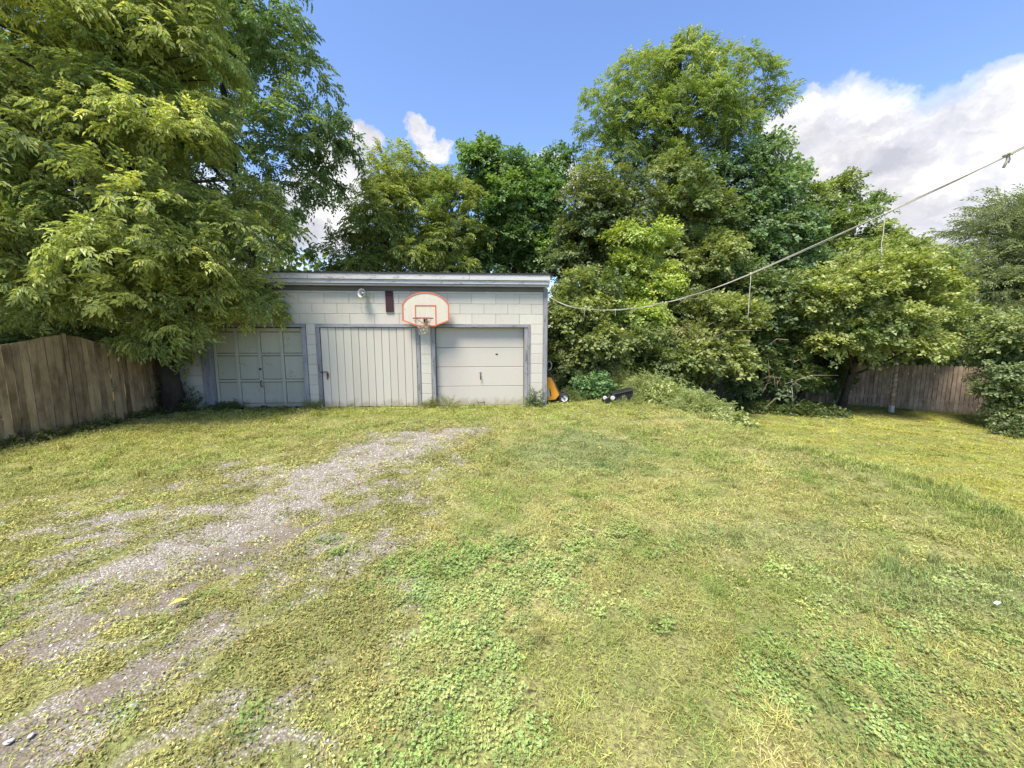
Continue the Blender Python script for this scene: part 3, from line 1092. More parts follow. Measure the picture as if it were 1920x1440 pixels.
# middle door: thirteen upright planks
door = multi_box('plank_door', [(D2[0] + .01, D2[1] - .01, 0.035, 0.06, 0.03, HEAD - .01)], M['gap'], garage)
pw = (D2[1] - D2[0] - 0.012) / 12.6
for i in range(13):
    x0 = D2[0] + 0.006 + i * pw
    x1 = min(x0 + pw, D2[1] - 0.006)
    box('plank', x0 + .004, x1 - .004, 0.008 + random.uniform(-.003, .003), 0.0345, 0.015 + random.uniform(0, .012), HEAD - .012, M['plank_door'], door, 0.005)
tube('latch', [([(-.10, -.02, 0), (.06, -.03, .005), (.075, -.03, -.02), (.075, -.025, -.11)], .013)], M['iron'], door, 6, (D2[0] + .07, 0.0, 0.885))
box('latch_plate', D2[0] + .10, D2[0] + .135, -0.006, 0.006, 0.70, 0.86, M['rim'], door, 0.002)
# right door: four sections
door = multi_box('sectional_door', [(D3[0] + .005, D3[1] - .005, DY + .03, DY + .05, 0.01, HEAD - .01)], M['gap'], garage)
for z0, z1 in ((0.005, 0.487), (0.496, 0.976), (0.985, 1.461), (1.470, HEAD - .004)):
    box('door_section', D3[0] + .006, D3[1] - .006, DY, DY + .029, z0, z1, M['section_door'], door, 0.006)
lathe('lock', [(0.0, 0.0), (0.026, 0.0), (0.028, 0.014), (0.016, 0.02), (0.0, 0.012)], M['metal'], door, 14, (-1.665, DY - .001, 0.85), (math.radians(90), 0, 0))
tube('handle', [([(0, 0, .03), (0, -.05, .02), (0, -.055, -.04), (0, -.04, -.10)], .013)], M['iron'], door, 6, (-1.66, DY, 0.76))
tube('lift_handle', [([(-.09, 0, .02), (-.06, -.05, 0), (.06, -.05, 0), (.09, 0, .02)], .010)], M['iron'], door, 6, (-1.66, DY, 0.07))
box('bracket', -1.28, -1.22, DY - .006, DY - .0005, 1.285, 1.315, M['iron'], door, 0.001)


# ------------------------------------------------------------------ things on the garage front
def mounted(name, x, y, z, label, cat):
    e = empty(name, on_garage(x, y, z), GTH)
    return tag(e, label, cat)


hoop = mounted('basketball_hoop', -2.94, -0.20, 2.16, 'basketball backboard with orange border and a torn net hung over the garage doors', 'basketball hoop')
top_arc = [(0.547 - 0.0, 0.335)]
out = [(-0.55, -0.045), (-0.20, -0.175), (0.205, -0.175), (0.55, -0.045), (0.55, 0.335)]
for a_ in np.linspace(20, 160, 15):
    an = math.radians(a_)
    out.append((0.585 * math.cos(an), 0.335 + (0.295) * (math.sin(an) - math.sin(math.radians(20))) / (1 - math.sin(math.radians(20)))))
out.append((-0.55, 0.335))
prism('backboard', out, -0.012, 0.012, M['board_white'], hoop, bev=0.003)


def ring_strip(name, poly, wdt, y, th, m, parent):
    pl = np.array(poly)
    cen = np.array((0, 0.18))
    inner = []
    n2 = len(pl)
    for i in range(n2):
        a0, b0, c0 = pl[i - 1], pl[i], pl[(i + 1) % n2]
        e1 = (b0 - a0) / np.linalg.norm(b0 - a0)
        e2 = (c0 - b0) / np.linalg.norm(c0 - b0)
        n1 = np.array((-e1[1], e1[0]))
        n3 = np.array((-e2[1], e2[0]))
        nn = n1 + n3
        nn /= np.linalg.norm(nn)
        inner.append(b0 + nn * wdt / max(0.5, np.dot(nn, n1)))
    V_, F_ = [], []
    for (px, pz), (qx, qz) in zip(pl, inner):
        V_ += [(px, y, pz), (qx, y, qz), (px, y + th, pz), (qx, y + th, qz)]
    for i in range(n2):
        j = (i + 1) % n2
        a0, b0 = 4 * i, 4 * j
        F_ += [(a0, b0, b0 + 1, a0 + 1), (a0 + 2, a0 + 3, b0 + 3, b0 + 2), (a0, a0 + 2, b0 + 2, b0), (a0 + 1, b0 + 1, b0 + 3, a0 + 3)]
    return link(name, np_mesh(name, V_, F_, m), parent)


ring_strip('border', [(x * 1.005, z) for x, z in out], 0.029, -0.022, 0.009, M['orange'], hoop)
for (x0, x1, z0, z1) in ((-0.255, -0.225, -0.135, 0.292), (0.222, 0.252, -0.135, 0.292), (-0.255, 0.252, 0.294, 0.326)):
    box('target_line', x0, x1, -0.017, -0.0125, z0, z1, M['orange'], hoop, 0.001)
for hx, sx_ in ((-0.07, 1), (0.02, 1), (0.09, 1)):
    pass
br = multi_box('bracket', [(-0.045, -0.012, -0.10, -0.013, -0.13, 0.0), (0.012, 0.045, -0.10, -0.013, -0.13, 0.0), (-0.06, 0.06, -0.13, -0.102, -0.012, 0.006)], M['rim'], hoop, 0.003)
rc = np.array((-0.01, -0.36, 0.0))
rr = 0.228
ra = [(rc[0] + rr * math.cos(a_), rc[1] + rr * math.sin(a_), 0.0) for a_ in np.linspace(0, 2 * math.pi, 33)]
tube('rim', [(ra, 0.009)], M['rim'], hoop, 6)
tube('brace', [([(-0.04, -0.03, -0.125), (-0.19, -0.26, -0.004)], 0.006), ([(0.04, -0.03, -0.125), (0.17, -0.26, -0.004)], 0.006)], M['rim'], hoop, 5)
npaths = []
nk = 10
rs = np.random.default_rng(3)
levels = [(0.0, 0.225), (-0.10, 0.17), (-0.18, 0.125), (-0.25, 0.10), (-0.32, 0.085), (-0.39, 0.078)]


def npt(k, lv):
    z, r_ = levels[lv]
    a_ = 2 * math.pi * (k + 0.5 * (lv % 2)) / nk
    return (rc[0] + r_ * math.cos(a_) + 0.05 * z, rc[1] + r_ * math.sin(a_), z + 0.015 * math.sin(k * 2.3 + lv))


for k in range(nk):
    for lv in range(5):
        if lv >= 3 and (k + lv) % 4 == 0:
            continue
        npaths.append(([npt(k, lv), npt(k, lv + 1)], 0.0030))
        if not (lv >= 2 and k % 5 == 1):
            npaths.append(([npt(k, lv), npt(k - 1 if lv % 2 == 0 else k + 1, lv + 1)], 0.0030))
tube('net', npaths, M['net'], hoop, 4)
# standoff blocks between board and wall
multi_box('mount', [(-0.30, -0.24, 0.013, 0.195, -0.05, 0.40), (0.24, 0.30, 0.013, 0.195, -0.05, 0.40)], M['trim'], hoop)

board = mounted('maroon_board', -3.825, 0, 2.33, 'dark maroon upright board fixed under the eaves of the garage', 'board')
box('plank', -0.09, 0.09, -0.036, -0.004, 0.0, 0.50, M['maroon'], board, 0.004)
box('batten', -0.075, 0.075, -0.05, -0.0365, 0.40, 0.46, M['maroon'], board, 0.004)

lamp = mounted('floodlight', -4.38, -0.002, 2.73, 'round white floodlight on the garage wall under the eaves', 'lamp')
lathe('mounting_plate', [(0.0, 0.03), (0.05, 0.03), (0.058, 0.022), (0.06, 0.0)], M['lamp_white'], lamp, 18, (0.03, -0.0, 0), (math.radians(90), 0, 0))
tube('arm', [([(0.03, -0.02, 0), (0.03, -0.08, 0.0), (0.0, -0.12, 0.005)], 0.018)], M['lamp_white'], lamp, 8)
lr = (math.radians(82), 0, math.radians(-24))
lathe('shade', [(0.03, -0.06), (0.05, -0.05), (0.075, 0.02), (0.098, 0.08), (0.104, 0.085), (0.098, 0.086), (0.07, 0.022), (0.045, -0.03), (0.0, -0.04)], M['lamp_white'], lamp, 28, (-0.01, -0.13, 0.01), lr)
lathe('bulb', [(0.02, -0.03), (0.045, 0.0), (0.058, 0.03), (0.045, 0.055), (0.0, 0.065)], M['glass_bulb'], lamp, 18, (-0.01, -0.13, 0.01), lr)

# ------------------------------------------------------------------ fences
FX = -8.08
fence = empty('plank_fence', (FX, 7.05, 0))
tag(fence, 'brown weathered plank fence with a wavy top along the left edge', 'fence')


def top_left(y):
    # scalloped panels, high at each post
    return float(np.interp(y, [2.2, 2.8, 3.4, 4.0, 4.6, 5.2, 5.7, 6.1, 6.5, 6.8, 7.05, 7.3, 7.6, 8.0, 8.4, 8.8, 9.2], [1.78, 1.66, 1.58, 1.66, 1.77, 1.68, 1.60, 1.60, 1.67, 1.745, 1.775, 1.74, 1.64, 1.56, 1.55, 1.585, 1.62]))


y = 2.4
r_ = np.random.default_rng(11)
while y < 9.0:
    wd = r_.uniform(0.07, 0.14)
    zt0, zt1 = top_left(y), top_left(y + wd)
    zb = float(ground_z(FX, y)) - 0.02
    ln_ = r_.normal(0, 0.004)
    th = r_.uniform(0.016, 0.022)
    o_ = r_.uniform(-0.012, 0.012)
    V_ = [(0, 0.003, zb), (0, wd - .003, zb), (0, wd - .003 + ln_, zt1), (0, 0.003 + ln_, zt0)]
    V_ = [(o_, q[1], q[2]) for q in V_] + [(o_ + th, q[1], q[2]) for q in V_]
    m_ = np_mesh('plank', V_, [(0, 3, 2, 1), (4, 5, 6, 7), (0, 1, 5, 4), (1, 2, 6, 5), (2, 3, 7, 6), (3, 0, 4, 7)], M['fence_l'])
    link('plank', m_, fence, (0, y - 7.05, 0))
    y += wd + r_.uniform(0.002, 0.011)
for zr in (0.35, 1.25):
    multi_box('rail', [(-0.055, -0.012, 2.4 - 7.05, 9.0 - 7.05, zr, zr + 0.085)], M['fence_l'], fence)
for yp in (2.3, 4.66, 7.03, 8.95):
    multi_box('post', [(-0.155, -0.06, yp - 7.1, yp - 7.0, -0.3, 1.72)], M['fence_l'], fence)
box('batten', 0.022, 0.034, -0.03, 0.03, 0.05, 1.80, M['fence_l'], fence, 0.003)

A = np.array((14.4, 18.9))
Bp = np.array((21.6, 13.75))
fl = np.linalg.norm(Bp - A)
fa = math.atan2(Bp[1] - A[1], Bp[0] - A[0])
fence2 = empty('picket_fence', (A[0], A[1], -1.4), fa)
tag(fence2, 'tall grey brown picket fence with pointed tops at the far side of the lawn', 'fence')
x = 0.0
r_ = np.random.default_rng(12)
while x < fl:
    wd = r_.uniform(0.115, 0.135)
    g = A + (Bp - A) * (x / fl)
    zb = float(ground_z(g[0], g[1])) + 1.4 - 0.03
    zt_ = 1.95 + 0.02 * math.sin(x * 1.3) + r_.normal(0, 0.012) - 0.10 * sstep(3.6, 2.0, x)
    o_ = r_.uniform(-.006, .006)
    pl = [(0.004, zb), (wd - .004, zb), (wd - .004, zt_ - .06), (wd * .72, zt_ - .008), (wd * .5, zt_), (wd * .28, zt_ - .008), (0.004, zt_ - .06)]
    prism('picket', pl, o_, o_ + .02, M['fence_r'], fence2, (x, 0, 0))
    x += wd + r_.uniform(0.004, 0.014)
for zr in (0.4, 1.0, 1.6):
    multi_box('rail', [(0, fl, 0.028, 0.065, zr, zr + .085)], M['fence_r'], fence2)
for xp in np.arange(0.1, fl, 2.4):
    multi_box('post', [(xp, xp + .1, 0.067, 0.167, -0.4, 1.85)], M['fence_r'], fence2)

# pale wooden post standing on the lawn before the far fence, wound with old vine
pg = gp(1671, 772, -1.38)
post = empty('clothesline_post', (pg[0], pg[1], float(ground_z(pg[0], pg[1]))))
tag(post, 'pale thin post wound with vine standing before the picket fence', 'post')
multi_box('stake', [(-0.075, 0.075, -0.06, 0.06, -0.3, 0.32)], M['stone'], post, 0.01)
tube('pole', [([(0, 0, 0.30), (0.01, 0, 1.1), (0.0, 0, 2.0)], [0.08, 0.075, 0.06])], M['fence_r'], post, 9)
pv = [(0.085 * math.cos(a_), 0.085 * math.sin(a_), 0.34 + a_ * 0.032) for a_ in np.linspace(0, 46, 160)]
tube('vine', [(pv, 0.014)], M['fence_l'], post, 5)

# ------------------------------------------------------------------ rope from the garage corner to the right
ra0 = np.array(on_garage(0.02, -0.05, 2.76))
rb0 = np.array((3.98, 3.2))
dirp = rb0 - ra0[:2]
rpx = [(1024, 553), (1040, 563), (1060, 572), (1080, 577.5), (1100, 580), (1130, 581.5), (1160, 581), (1195, 577.5), (1230, 571.5), (1275, 561), (1320, 547.5), (1365, 531), (1410, 512.5), (1475, 484), (1540, 455), (1600, 428), (1660, 400), (1730, 367), (1800, 335), (1890, 291), (1920, 276), (2010, 230)]


def rope_pt(u, v):
    d = ray(u, v)
    n2 = np.array((-dirp[1], dirp[0]))
    t_ = np.dot(ra0[:2], n2) / np.dot(d[:2], n2)
    return np.array((d[0] * t_, d[1] * t_, EYE + d[2] * t_))


rp = np.array([rope_pt(*q) for q in rpx])
last = rp[-1] + (rp[-1] - rp[-2]) / np.linalg.norm(rp[-1] - rp[-2]) * 4.0
rp = np.vstack([rp, last])
seg = np.concatenate([[0], np.cumsum(np.linalg.norm(np.diff(rp, axis=0), axis=1))])
ss = np.linspace(0, seg[-1], 260)
fp = np.stack([np.interp(ss, seg, rp[:, i]) for i in range(3)], 1)
for _ in range(6):
    fp[1:-1] = 0.25 * fp[:-2] + 0.5 * fp[1:-1] + 0.25 * fp[2:]
side = np.array((-dirp[1], dirp[0], 0)) / np.linalg.norm(dirp)
tw = ss * 3.1 + 1.3 * np.sin(ss * 1.7)
offs = side * (np.cos(tw) * 0.0060)[:, None] + np.array((0, 0, 1.0)) * (np.sin(tw) * 0.0060)[:, None]
base = fp[0]
rope = empty('clothesline', base)
tag(rope, 'pale twisted clothesline rising from the garage corner to the upper right', 'rope')
tube('strand', [(fp - base + offs, 0.0050)], M['rope'], rope, 6)
tube('strand', [(fp - base - offs, 0.0048)], M['rope'], rope, 6)


def rope_near(u):
    k = int(np.argmin([abs((960 + FPX * q[0] / (q[1] * math.cos(PITCH) - (q[2] - EYE) * math.sin(PITCH))) - u) for q in fp]))
    return fp[k]


for u, ln_ in ((1407, 0.60), (1657, 0.44), (1187, 0.10), (1095, 0.18), (1153, 0.13), (1250, 0.06)):
    q = rope_near(u)
    s_ = [q + np.array((0.004 * math.sin(3 * k_ + u), 0.004 * math.cos(2.2 * k_ + u), 0.012 - ln_ * k_ / 6)) - base for k_ in range(7)]
    tube('hanging_cord', [(s_, 0.0045)], M['rope'], rope, 6)
    kn = [q - base + 0.013 * np.array((math.cos(a_), math.sin(a_) * .4, math.sin(a_))) for a_ in np.linspace(0, 6.3, 9)]
    tube('knot', [(kn, 0.005)], M['rope'], rope, 5)
q = rope_near(1893) - base
tube('knot', [([q + (-.03, 0, -.01), q + (-.015, -.01, .012), q + (.01, -.012, .012), q + (.03, 0, .012)], 0.013), ([q, q + (.004, 0, -.04), q + (-.012, .005, -.09)], 0.009), ([q + (.01, 0, 0), q + (.022, 0, -.03), q + (.02, .005, -.055)], 0.007)], M['rope'], rope, 6)

# ------------------------------------------------------------------ garden machines beside the garage
GYM = 10.25
b0 = at(1040, 760, GYM)
cart = empty('garden_machine', (b0[0], GYM, 0.0))
tag(cart, 'amber wheeled garden machine leaning at the right corner of the garage', 'machine')
S = 0.01425


def cz(u, v):
    q = at(u, v, GYM)
    return (q[0] - b0[0], q[2])


body = prism('hopper', [cz(1012, 709), cz(1033, 708), cz(1036, 711), cz(1048.5, 739), (cz(1041, 748)[0], cz(1041, 748)[1]), cz(1026, 750), cz(1010, 752)], -0.12, 0.22, M['yellow'], cart, bev=0.012)
prism('slot', [cz(1029.2, 728), cz(1031, 728), cz(1033.2, 741.5), cz(1031.2, 741.5)], -0.128, -0.1, M['iron'], body)
prism('label_plate', [cz(1024, 730), cz(1028.5, 730), cz(1030, 742), cz(1024, 743)], -0.126, -0.11, M['lamp_white'], body)
wx, wz = cz(1056.5, 752)
wz = 0.135
for yw in (-0.14, 0.22):
    wh = link('wheel', None, cart, (wx, yw, wz), (math.radians(90), 0, 0))
    lathe('tyre', [(0.088, -.035), (0.120, -.036), (0.134, -.02), (0.137, 0), (0.134, .02), (0.120, .036), (0.088, .035)], M['rubber'], wh, 28)
    lathe('rim', [(0.0, -.012), (0.03, -.02), (0.05, -.01), (0.086, -.022), (0.089, -.03), (0.089, .03), (0.086, .022), (0.05, .01), (0.03, .02), (0.0, .028)], M['hub'], wh, 24)
    lathe('axle_cap', [(0.0, .045), (0.018, .043), (0.02, .02)], M['iron'], wh, 12)
tube('frame', [([(wx, -.17, wz), (*[cz(1049, 738)[0]], -.15, cz(1049, 738)[1]), (cz(1036, 709)[0], -.15, cz(1036, 709)[1]), (cz(1025, 690)[0], -.10, cz(1025, 690)[1]), (cz(1012, 672)[0], -.05, cz(1012, 672)[1])], 0.014),
               ([(wx, .25, wz), (cz(1036, 709)[0], .25, cz(1036, 709)[1]), (cz(1012, 676)[0], .25, cz(1012, 676)[1])], 0.014),
               ([(wx, -.17, wz), (wx, .26, wz)], 0.012)], M['iron'], cart, 7)
hp = []
for a_ in np.linspace(0, 4 * math.pi, 60):
    cxh, czh = cz(1029.5, 686)
    hp.append((cxh + (0.07 + 0.02 * math.sin(a_ * .5)) * math.cos(a_), -0.02 + 0.012 * a_, czh + 0.115 * math.sin(a_)))
tube('cable_coil', [(hp, 0.011)], M['hose'], cart, 6)

MY = 9.75
mb = at(1150, 757, MY)
mow = empty('black_mower', (mb[0], MY, float(ground_z(mb[0], MY))))
tag(mow, 'black low machine with white wheel hubs lying in the weeds', 'machine')
mz = float(ground_z(mb[0], MY))


def mq(u, v):
    q = at(u, v, MY)
    return (q[0] - mb[0], q[2] - mz)


prism('deck', [mq(1150, 740), mq(1160, 737.5), mq(1186, 731.5), mq(1186.5, 745), mq(1170, 751), mq(1150, 756)], -0.05, 0.34, M['black_plastic'], mow, bev=0.015)
prism('deck_lip', [mq(1148, 738.5), mq(1188, 729.3), mq(1188, 731.2), mq(1148, 740.6)], -0.08, 0.36, M['black_plastic'], mow, bev=0.004)
for u, v, yw, rr_ in ((1147, 745, -0.10, 0.075), (1134.5, 746, 0.0, 0.07), (1181, 741, 0.38, 0.075)):
    px_, pz_ = mq(u, v)
    wh = link('wheel', None, mow, (px_, yw, pz_), (math.radians(90), 0, math.radians(-14)))
    lathe('tyre', [(rr_ * .74, -.03), (rr_, -.026), (rr_ * 1.1, 0), (rr_, .026), (rr_ * .74, .03)], M['rubber'], wh, 22)
    lathe('hub', [(0, -.02), (rr_ * .5, -.028), (rr_ * .75, -.02), (rr_ * .75, .03), (rr_ * .5, .036), (0, .026)], M['hub'], wh, 22)
prism('bracket', [mq(1133, 748), mq(1142, 742), mq(1150, 746), mq(1143, 764), mq(1134, 764)], -0.06, 0.10, M['black_plastic'], mow, bev=0.01)
multi_box('skid', [(mq(1133, 750)[0], mq(1186, 750)[0], -0.03, 0.30, -0.05, 0.05)], M['black_plastic'], mow, 0.01)

# ------------------------------------------------------------------ trees
Y_LO, Y_HI = (0.115, 0.145, 0.040), (0.270, 0.285, 0.085)      # yellow green
G_LO, G_HI = (0.060, 0.100, 0.038), (0.150, 0.195, 0.065)      # mid green
D_LO, D_HI = (0.042, 0.080, 0.036), (0.105, 0.150, 0.055)      # dark green

tree('boxelder_tree', 'large yellow green tree hanging over the brown fence and garage corner', (-7.85, 8.95, 0),
     [lobe(40, 480, 7.0, 170, 120), lobe(220, 430, 7.4, 170, 130), lobe(360, 460, 8.1, 125, 95), lobe(290, 250, 8.0, 150, 120), lobe(110, 220, 7.4, 170, 140),
      lobe(90, 60, 7.6, 190, 110), lobe(320, 90, 8.6, 140, 100), lobe(455, 385, 8.8, 80, 75), lobe(70, 570, 7.4, 140, 50), lobe(230, 560, 7.8, 120, 60), lobe(350, 555, 8.2, 90, 45),
      lobe(415, 545, 8.4, 55, 26), lobe(-130, 390, 6.8, 150, 210), lobe(-120, 90, 7.0, 170, 160), lobe(180, -90, 8.2, 260, 110), lobe(325, 610, 8.2, 50, 45), lobe(350, 600, 8.5, 50, 34), lobe(280, 640, 8.5, 50, 40), lobe(470, 565, 8.9, 34, 12)],
     'compound', 0.48, 30, 0.80, 0.80, Y_LO, Y_HI, 101, 0.20, droop=0.45, limbs=40)
tree('ash_tree', 'tall deeper green tree rising behind the large overhanging tree', (-8.6, 14.5, 0),
     [lobe(500, 120, 14, 110, 95), lobe(440, 20, 14, 150, 100), lobe(600, 240, 14, 55, 55), lobe(540, 300, 14, 100, 90), lobe(380, 220, 14.5, 150, 140),
      lobe(300, 60, 15, 160, 140), lobe(330, 420, 15, 140, 120), lobe(470, 440, 14, 80, 60), lobe(150, 300, 15.5, 160, 220)],
     'compound', 0.72, 20, 0.52, 1.35, G_LO, G_HI, 102, 0.24, droop=0.5, limbs=40)
tree('boxelder_tree', 'rounded yellow green tree behind the left half of the garage roof', (-4.9, 17.6, 0),
     [lobe(745, 335, 17, 70, 60), lobe(725, 410, 17, 80, 70), lobe(690, 480, 17, 90, 45), lobe(770, 470, 17, 70, 55), lobe(640, 510, 17.5, 70, 30)],
     'compound', 0.62, 30, 0.85, 1.05, (0.10, 0.135, 0.030), (0.20, 0.225, 0.055), 103, 0.2, droop=0.5)
tree('boxelder_tree', 'narrower yellow green tree in the middle behind the garage roof', (-2.6, 17.4, 0),
     [lobe(850, 385, 16.8, 60, 55), lobe(855, 450, 16.8, 70, 55), lobe(830, 505, 17, 70, 30), lobe(820, 350, 17.5, 30, 35)],
     'compound', 0.60, 32, 0.85, 1.02, (0.095, 0.13, 0.030), (0.20, 0.225, 0.055), 104, 0.17, droop=0.5)
tree('vine_clad_tree', 'dark green vine covered tree behind the right part of the garage roof', (-0.6, 19.2, -0.2),
     [lobe(930, 335, 18.5, 70, 55), lobe(975, 400, 18.5, 80, 80), lobe(905, 295, 18.5, 42, 20), lobe(1015, 380, 18.5, 45, 60), lobe(940, 470, 18.5, 90, 55), lobe(1040, 310, 19.5, 28, 26), lobe(1030, 480, 18, 60, 50)],
     'broad', 0.60, 38, 0.95, 1.12, (0.045, 0.090, 0.028), (0.115, 0.17, 0.042), 105, 0.22)
tree('tall_tree', 'tallest airy tree with spreading yellow green crown against the sky', (7.6, 19.6, -1.2),
     [lobe(1285, 140, 19, 70, 55), lobe(1210, 155, 19, 70, 50), lobe(1150, 195, 19, 62, 58), lobe(1130, 255, 19, 50, 50), lobe(1360, 150, 19, 65, 55), lobe(1412, 160, 19, 48, 40), lobe(1460, 185, 19, 34, 16),
      lobe(1300, 230, 19, 120, 60), lobe(1215, 270, 19, 100, 50), lobe(1370, 245, 19, 55, 50), lobe(1115, 330, 19, 50, 40), lobe(1280, 100, 19, 34, 22), lobe(1260, 315, 19, 90, 30)],
     'compound', 0.48, 18, 0.50, 0.98, (0.085, 0.130, 0.030), (0.185, 0.22, 0.055), 106, 0.27, droop=0.35, limbs=70)
tree('vine_clad_tree', 'dark trunk clothed in vines under the tallest tree', (7.1, 17.4, -1.2),
     [lobe(1270, 400, 17.2, 70, 90), lobe(1290, 500, 17, 100, 80), lobe(1330, 430, 17.5, 60, 70), lobe(1250, 330, 17.5, 45, 40)],
     'broad', 0.58, 38, 0.8, 1.0, (0.05, 0.08, 0.025), (0.14, 0.16, 0.045), 107, 0.22)
tree('vine_clad_tree', 'dark olive vine draped tree right of the garage roof', (3.0, 16.2, -0.8),
     [lobe(1110, 400, 16, 75, 75), lobe(1090, 480, 16, 75, 70), lobe(1170, 370, 16.4, 70, 55), lobe(1150, 460, 16, 70, 70)],
     'broad', 0.58, 38, 0.95, 1.0, (0.040, 0.062, 0.020), (0.105, 0.12, 0.036), 108, 0.2)
tree('maple_tree', 'dense dark green tree right of the tallest tree', (10.9, 18.4, -1.35),
     [lobe(1410, 350, 18, 75, 75), lobe(1440, 430, 18, 85, 80), lobe(1390, 510, 18, 90, 70), lobe(1350, 340, 18.5, 60, 45), lobe(1480, 500, 18, 70, 60), lobe(1430, 290, 18.5, 40, 28)],
     'broad', 0.62, 34, 0.9, 1.15, D_LO, D_HI, 109, 0.25)
tree('maple_tree', 'lighter green tree with jagged top before the white cloud', (16.2, 20.6, -1.4),
     [lobe(1585, 405, 20, 62, 50), lobe(1560, 470, 20, 80, 70), lobe(1515, 400, 20, 40, 55), lobe(1640, 460, 20, 55, 50), lobe(1575, 360, 20, 30, 26), lobe(1690, 480, 20, 40, 45), lobe(1490, 340, 20, 35, 40)],
     'broad', 0.58, 32, 0.72, 1.1, (0.075, 0.115, 0.032), (0.165, 0.195, 0.055), 110, 0.22)
tree('maple_tree', 'bright spreading low tree hanging over the picket fence', (14.2, 16.6, -1.4),
     [lobe(1640, 560, 15.5, 140, 85), lobe(1740, 600, 15.6, 85, 65), lobe(1570, 630, 15.4, 85, 55), lobe(1680, 500, 16, 100, 45), lobe(1540, 570, 15.6, 70, 70), lobe(1660, 640, 15.2, 100, 35)],
     'broad', 0.53, 34, 0.9, 0.95, (0.095, 0.125, 0.036), (0.215, 0.235, 0.070), 111, 0.15)
tree('cedar_tree', 'grey green fine leaved tree at the right edge beyond the fence', (21.2, 17.6, -1.4),
     [lobe(1880, 440, 17.4, 75, 60), lobe(1850, 520, 17.2, 95, 65), lobe(1940, 480, 17.4, 90, 100), lobe(1860, 600, 17, 95, 60), lobe(1960, 600, 17, 100, 90), lobe(1905, 400, 17.6, 40, 26)],
     'narrow', 0.62, 16, 0.75, 1.45, (0.070, 0.095, 0.040), (0.155, 0.175, 0.075), 112, 0.2, droop=0.1)

SH = 'shrubs along the edge of the yard'
tree('shrub', 'leafy bush at the right edge standing before the picket fence', (17.6, 13.2, -1.4),
     [lobe(1905, 690, 13.2, 55, 70), lobe(1940, 630, 13.2, 70, 60), lobe(1890, 745, 13.0, 50, 30), lobe(1960, 720, 13, 60, 70), lobe(1895, 772, 12.9, 55, 26), lobe(1935, 775, 12.8, 60, 26)],
     'broad', 0.40, 34, 0.9, 0.85, (0.075, 0.105, 0.038), (0.165, 0.19, 0.065), 113, 0.025, 'shrub', SH, limbs=14)
tree('shrub', 'bright yellow green bush glowing before the vine draped trees', (4.6, 14.6, -0.9),
     [lobe(1195, 460, 14.6, 60, 42), lobe(1200, 530, 14.5, 75, 55), lobe(1180, 600, 14.4, 80, 50)],
     'broad', 0.42, 40, 0.95, 0.95, (0.115, 0.16, 0.032), (0.27, 0.30, 0.065), 114, 0.03, 'shrub', SH)
tree('shrub', 'olive bush with bare twigs below the sagging rope', (6.6, 13.9, -1.2),
     [lobe(1320, 610, 14, 85, 60), lobe(1370, 600, 14, 50, 45), lobe(1280, 670, 13.8, 85, 50), lobe(1345, 680, 13.9, 60, 45)],
     'broad', 0.42, 36, 0.85, 0.95, (0.065, 0.090, 0.026), (0.17, 0.185, 0.050), 115, 0.03, 'shrub', SH, limbs=30)
tree('shrub', 'dense dark bush against the right side of the garage', (2.0, 12.6, -0.3),
     [lobe(1075, 600, 12.6, 55, 60), lobe(1120, 650, 12.4, 70, 55), lobe(1055, 660, 12.2, 30, 55), lobe(1090, 545, 13, 60, 35), lobe(1070, 700, 12.2, 60, 35)],
     'broad', 0.40, 42, 1.0, 0.90, (0.055, 0.080, 0.025), (0.15, 0.17, 0.048), 116, 0.03, 'shrub', SH)
tree('shrub', 'dark ivy like bush between the garage bush and the olive bush', (4.2, 13.2, -1.0),
     [lobe(1190, 640, 13.2, 70, 55), lobe(1220, 690, 13, 70, 40), lobe(1150, 690, 12.6, 60, 40)],
     'broad', 0.42, 40, 0.95, 0.92, (0.050, 0.075, 0.024), (0.14, 0.165, 0.045), 117, 0.03, 'shrub', SH)
tree('shrub', 'shaded bush at the lawn edge under the dense dark tree', (9.9, 16.2, -1.35),
     [lobe(1440, 650, 16.2, 70, 60), lobe(1420, 570, 16.4, 80, 65), lobe(1480, 710, 16, 65, 35), lobe(1400, 700, 15.8, 50, 45)],
     'broad', 0.48, 36, 0.85, 1.1, (0.045, 0.072, 0.024), (0.125, 0.15, 0.042), 118, 0.03, 'shrub', SH)
tree('shrub', 'low shaded bush behind the picket fence left end', (13.3, 18.8, -1.4),
     [lobe(1530, 690, 18.6, 60, 40), lobe(1500, 640, 18.6, 60, 50), lobe(1590, 690, 19.3, 70, 35)],
     'broad', 0.5, 30, 0.8, 1.2, (0.040, 0.066, 0.022), (0.10, 0.125, 0.036), 119, 0.03, 'shrub', SH)

# understory and far woodland that read as one mass
r_ = np.random.default_rng(55)
ub = np.array((0, 24, -1.4))
ul = []
for u in range(-1500, 2700, 75):
    ul.append(lobe(u, r_.uniform(590, 660), r_.uniform(22, 26), 110, r_.uniform(100, 130)))
    if 480 < u < 780 or u > 1780:
        continue
    if u < 1500:
        ul.append(lobe(u, r_.uniform(440, 500), r_.uniform(23, 27), 85, 70))
o, _ = crown('woodland', None, ub, ul, 'broad', 1.7, 18, 0.6, 3.4, (0.035, 0.062, 0.020), (0.095, 0.125, 0.034), 120)
o.location = ub
tag(o, 'dim woodland closing the view behind the yard trees', 'woodland', kind='stuff')
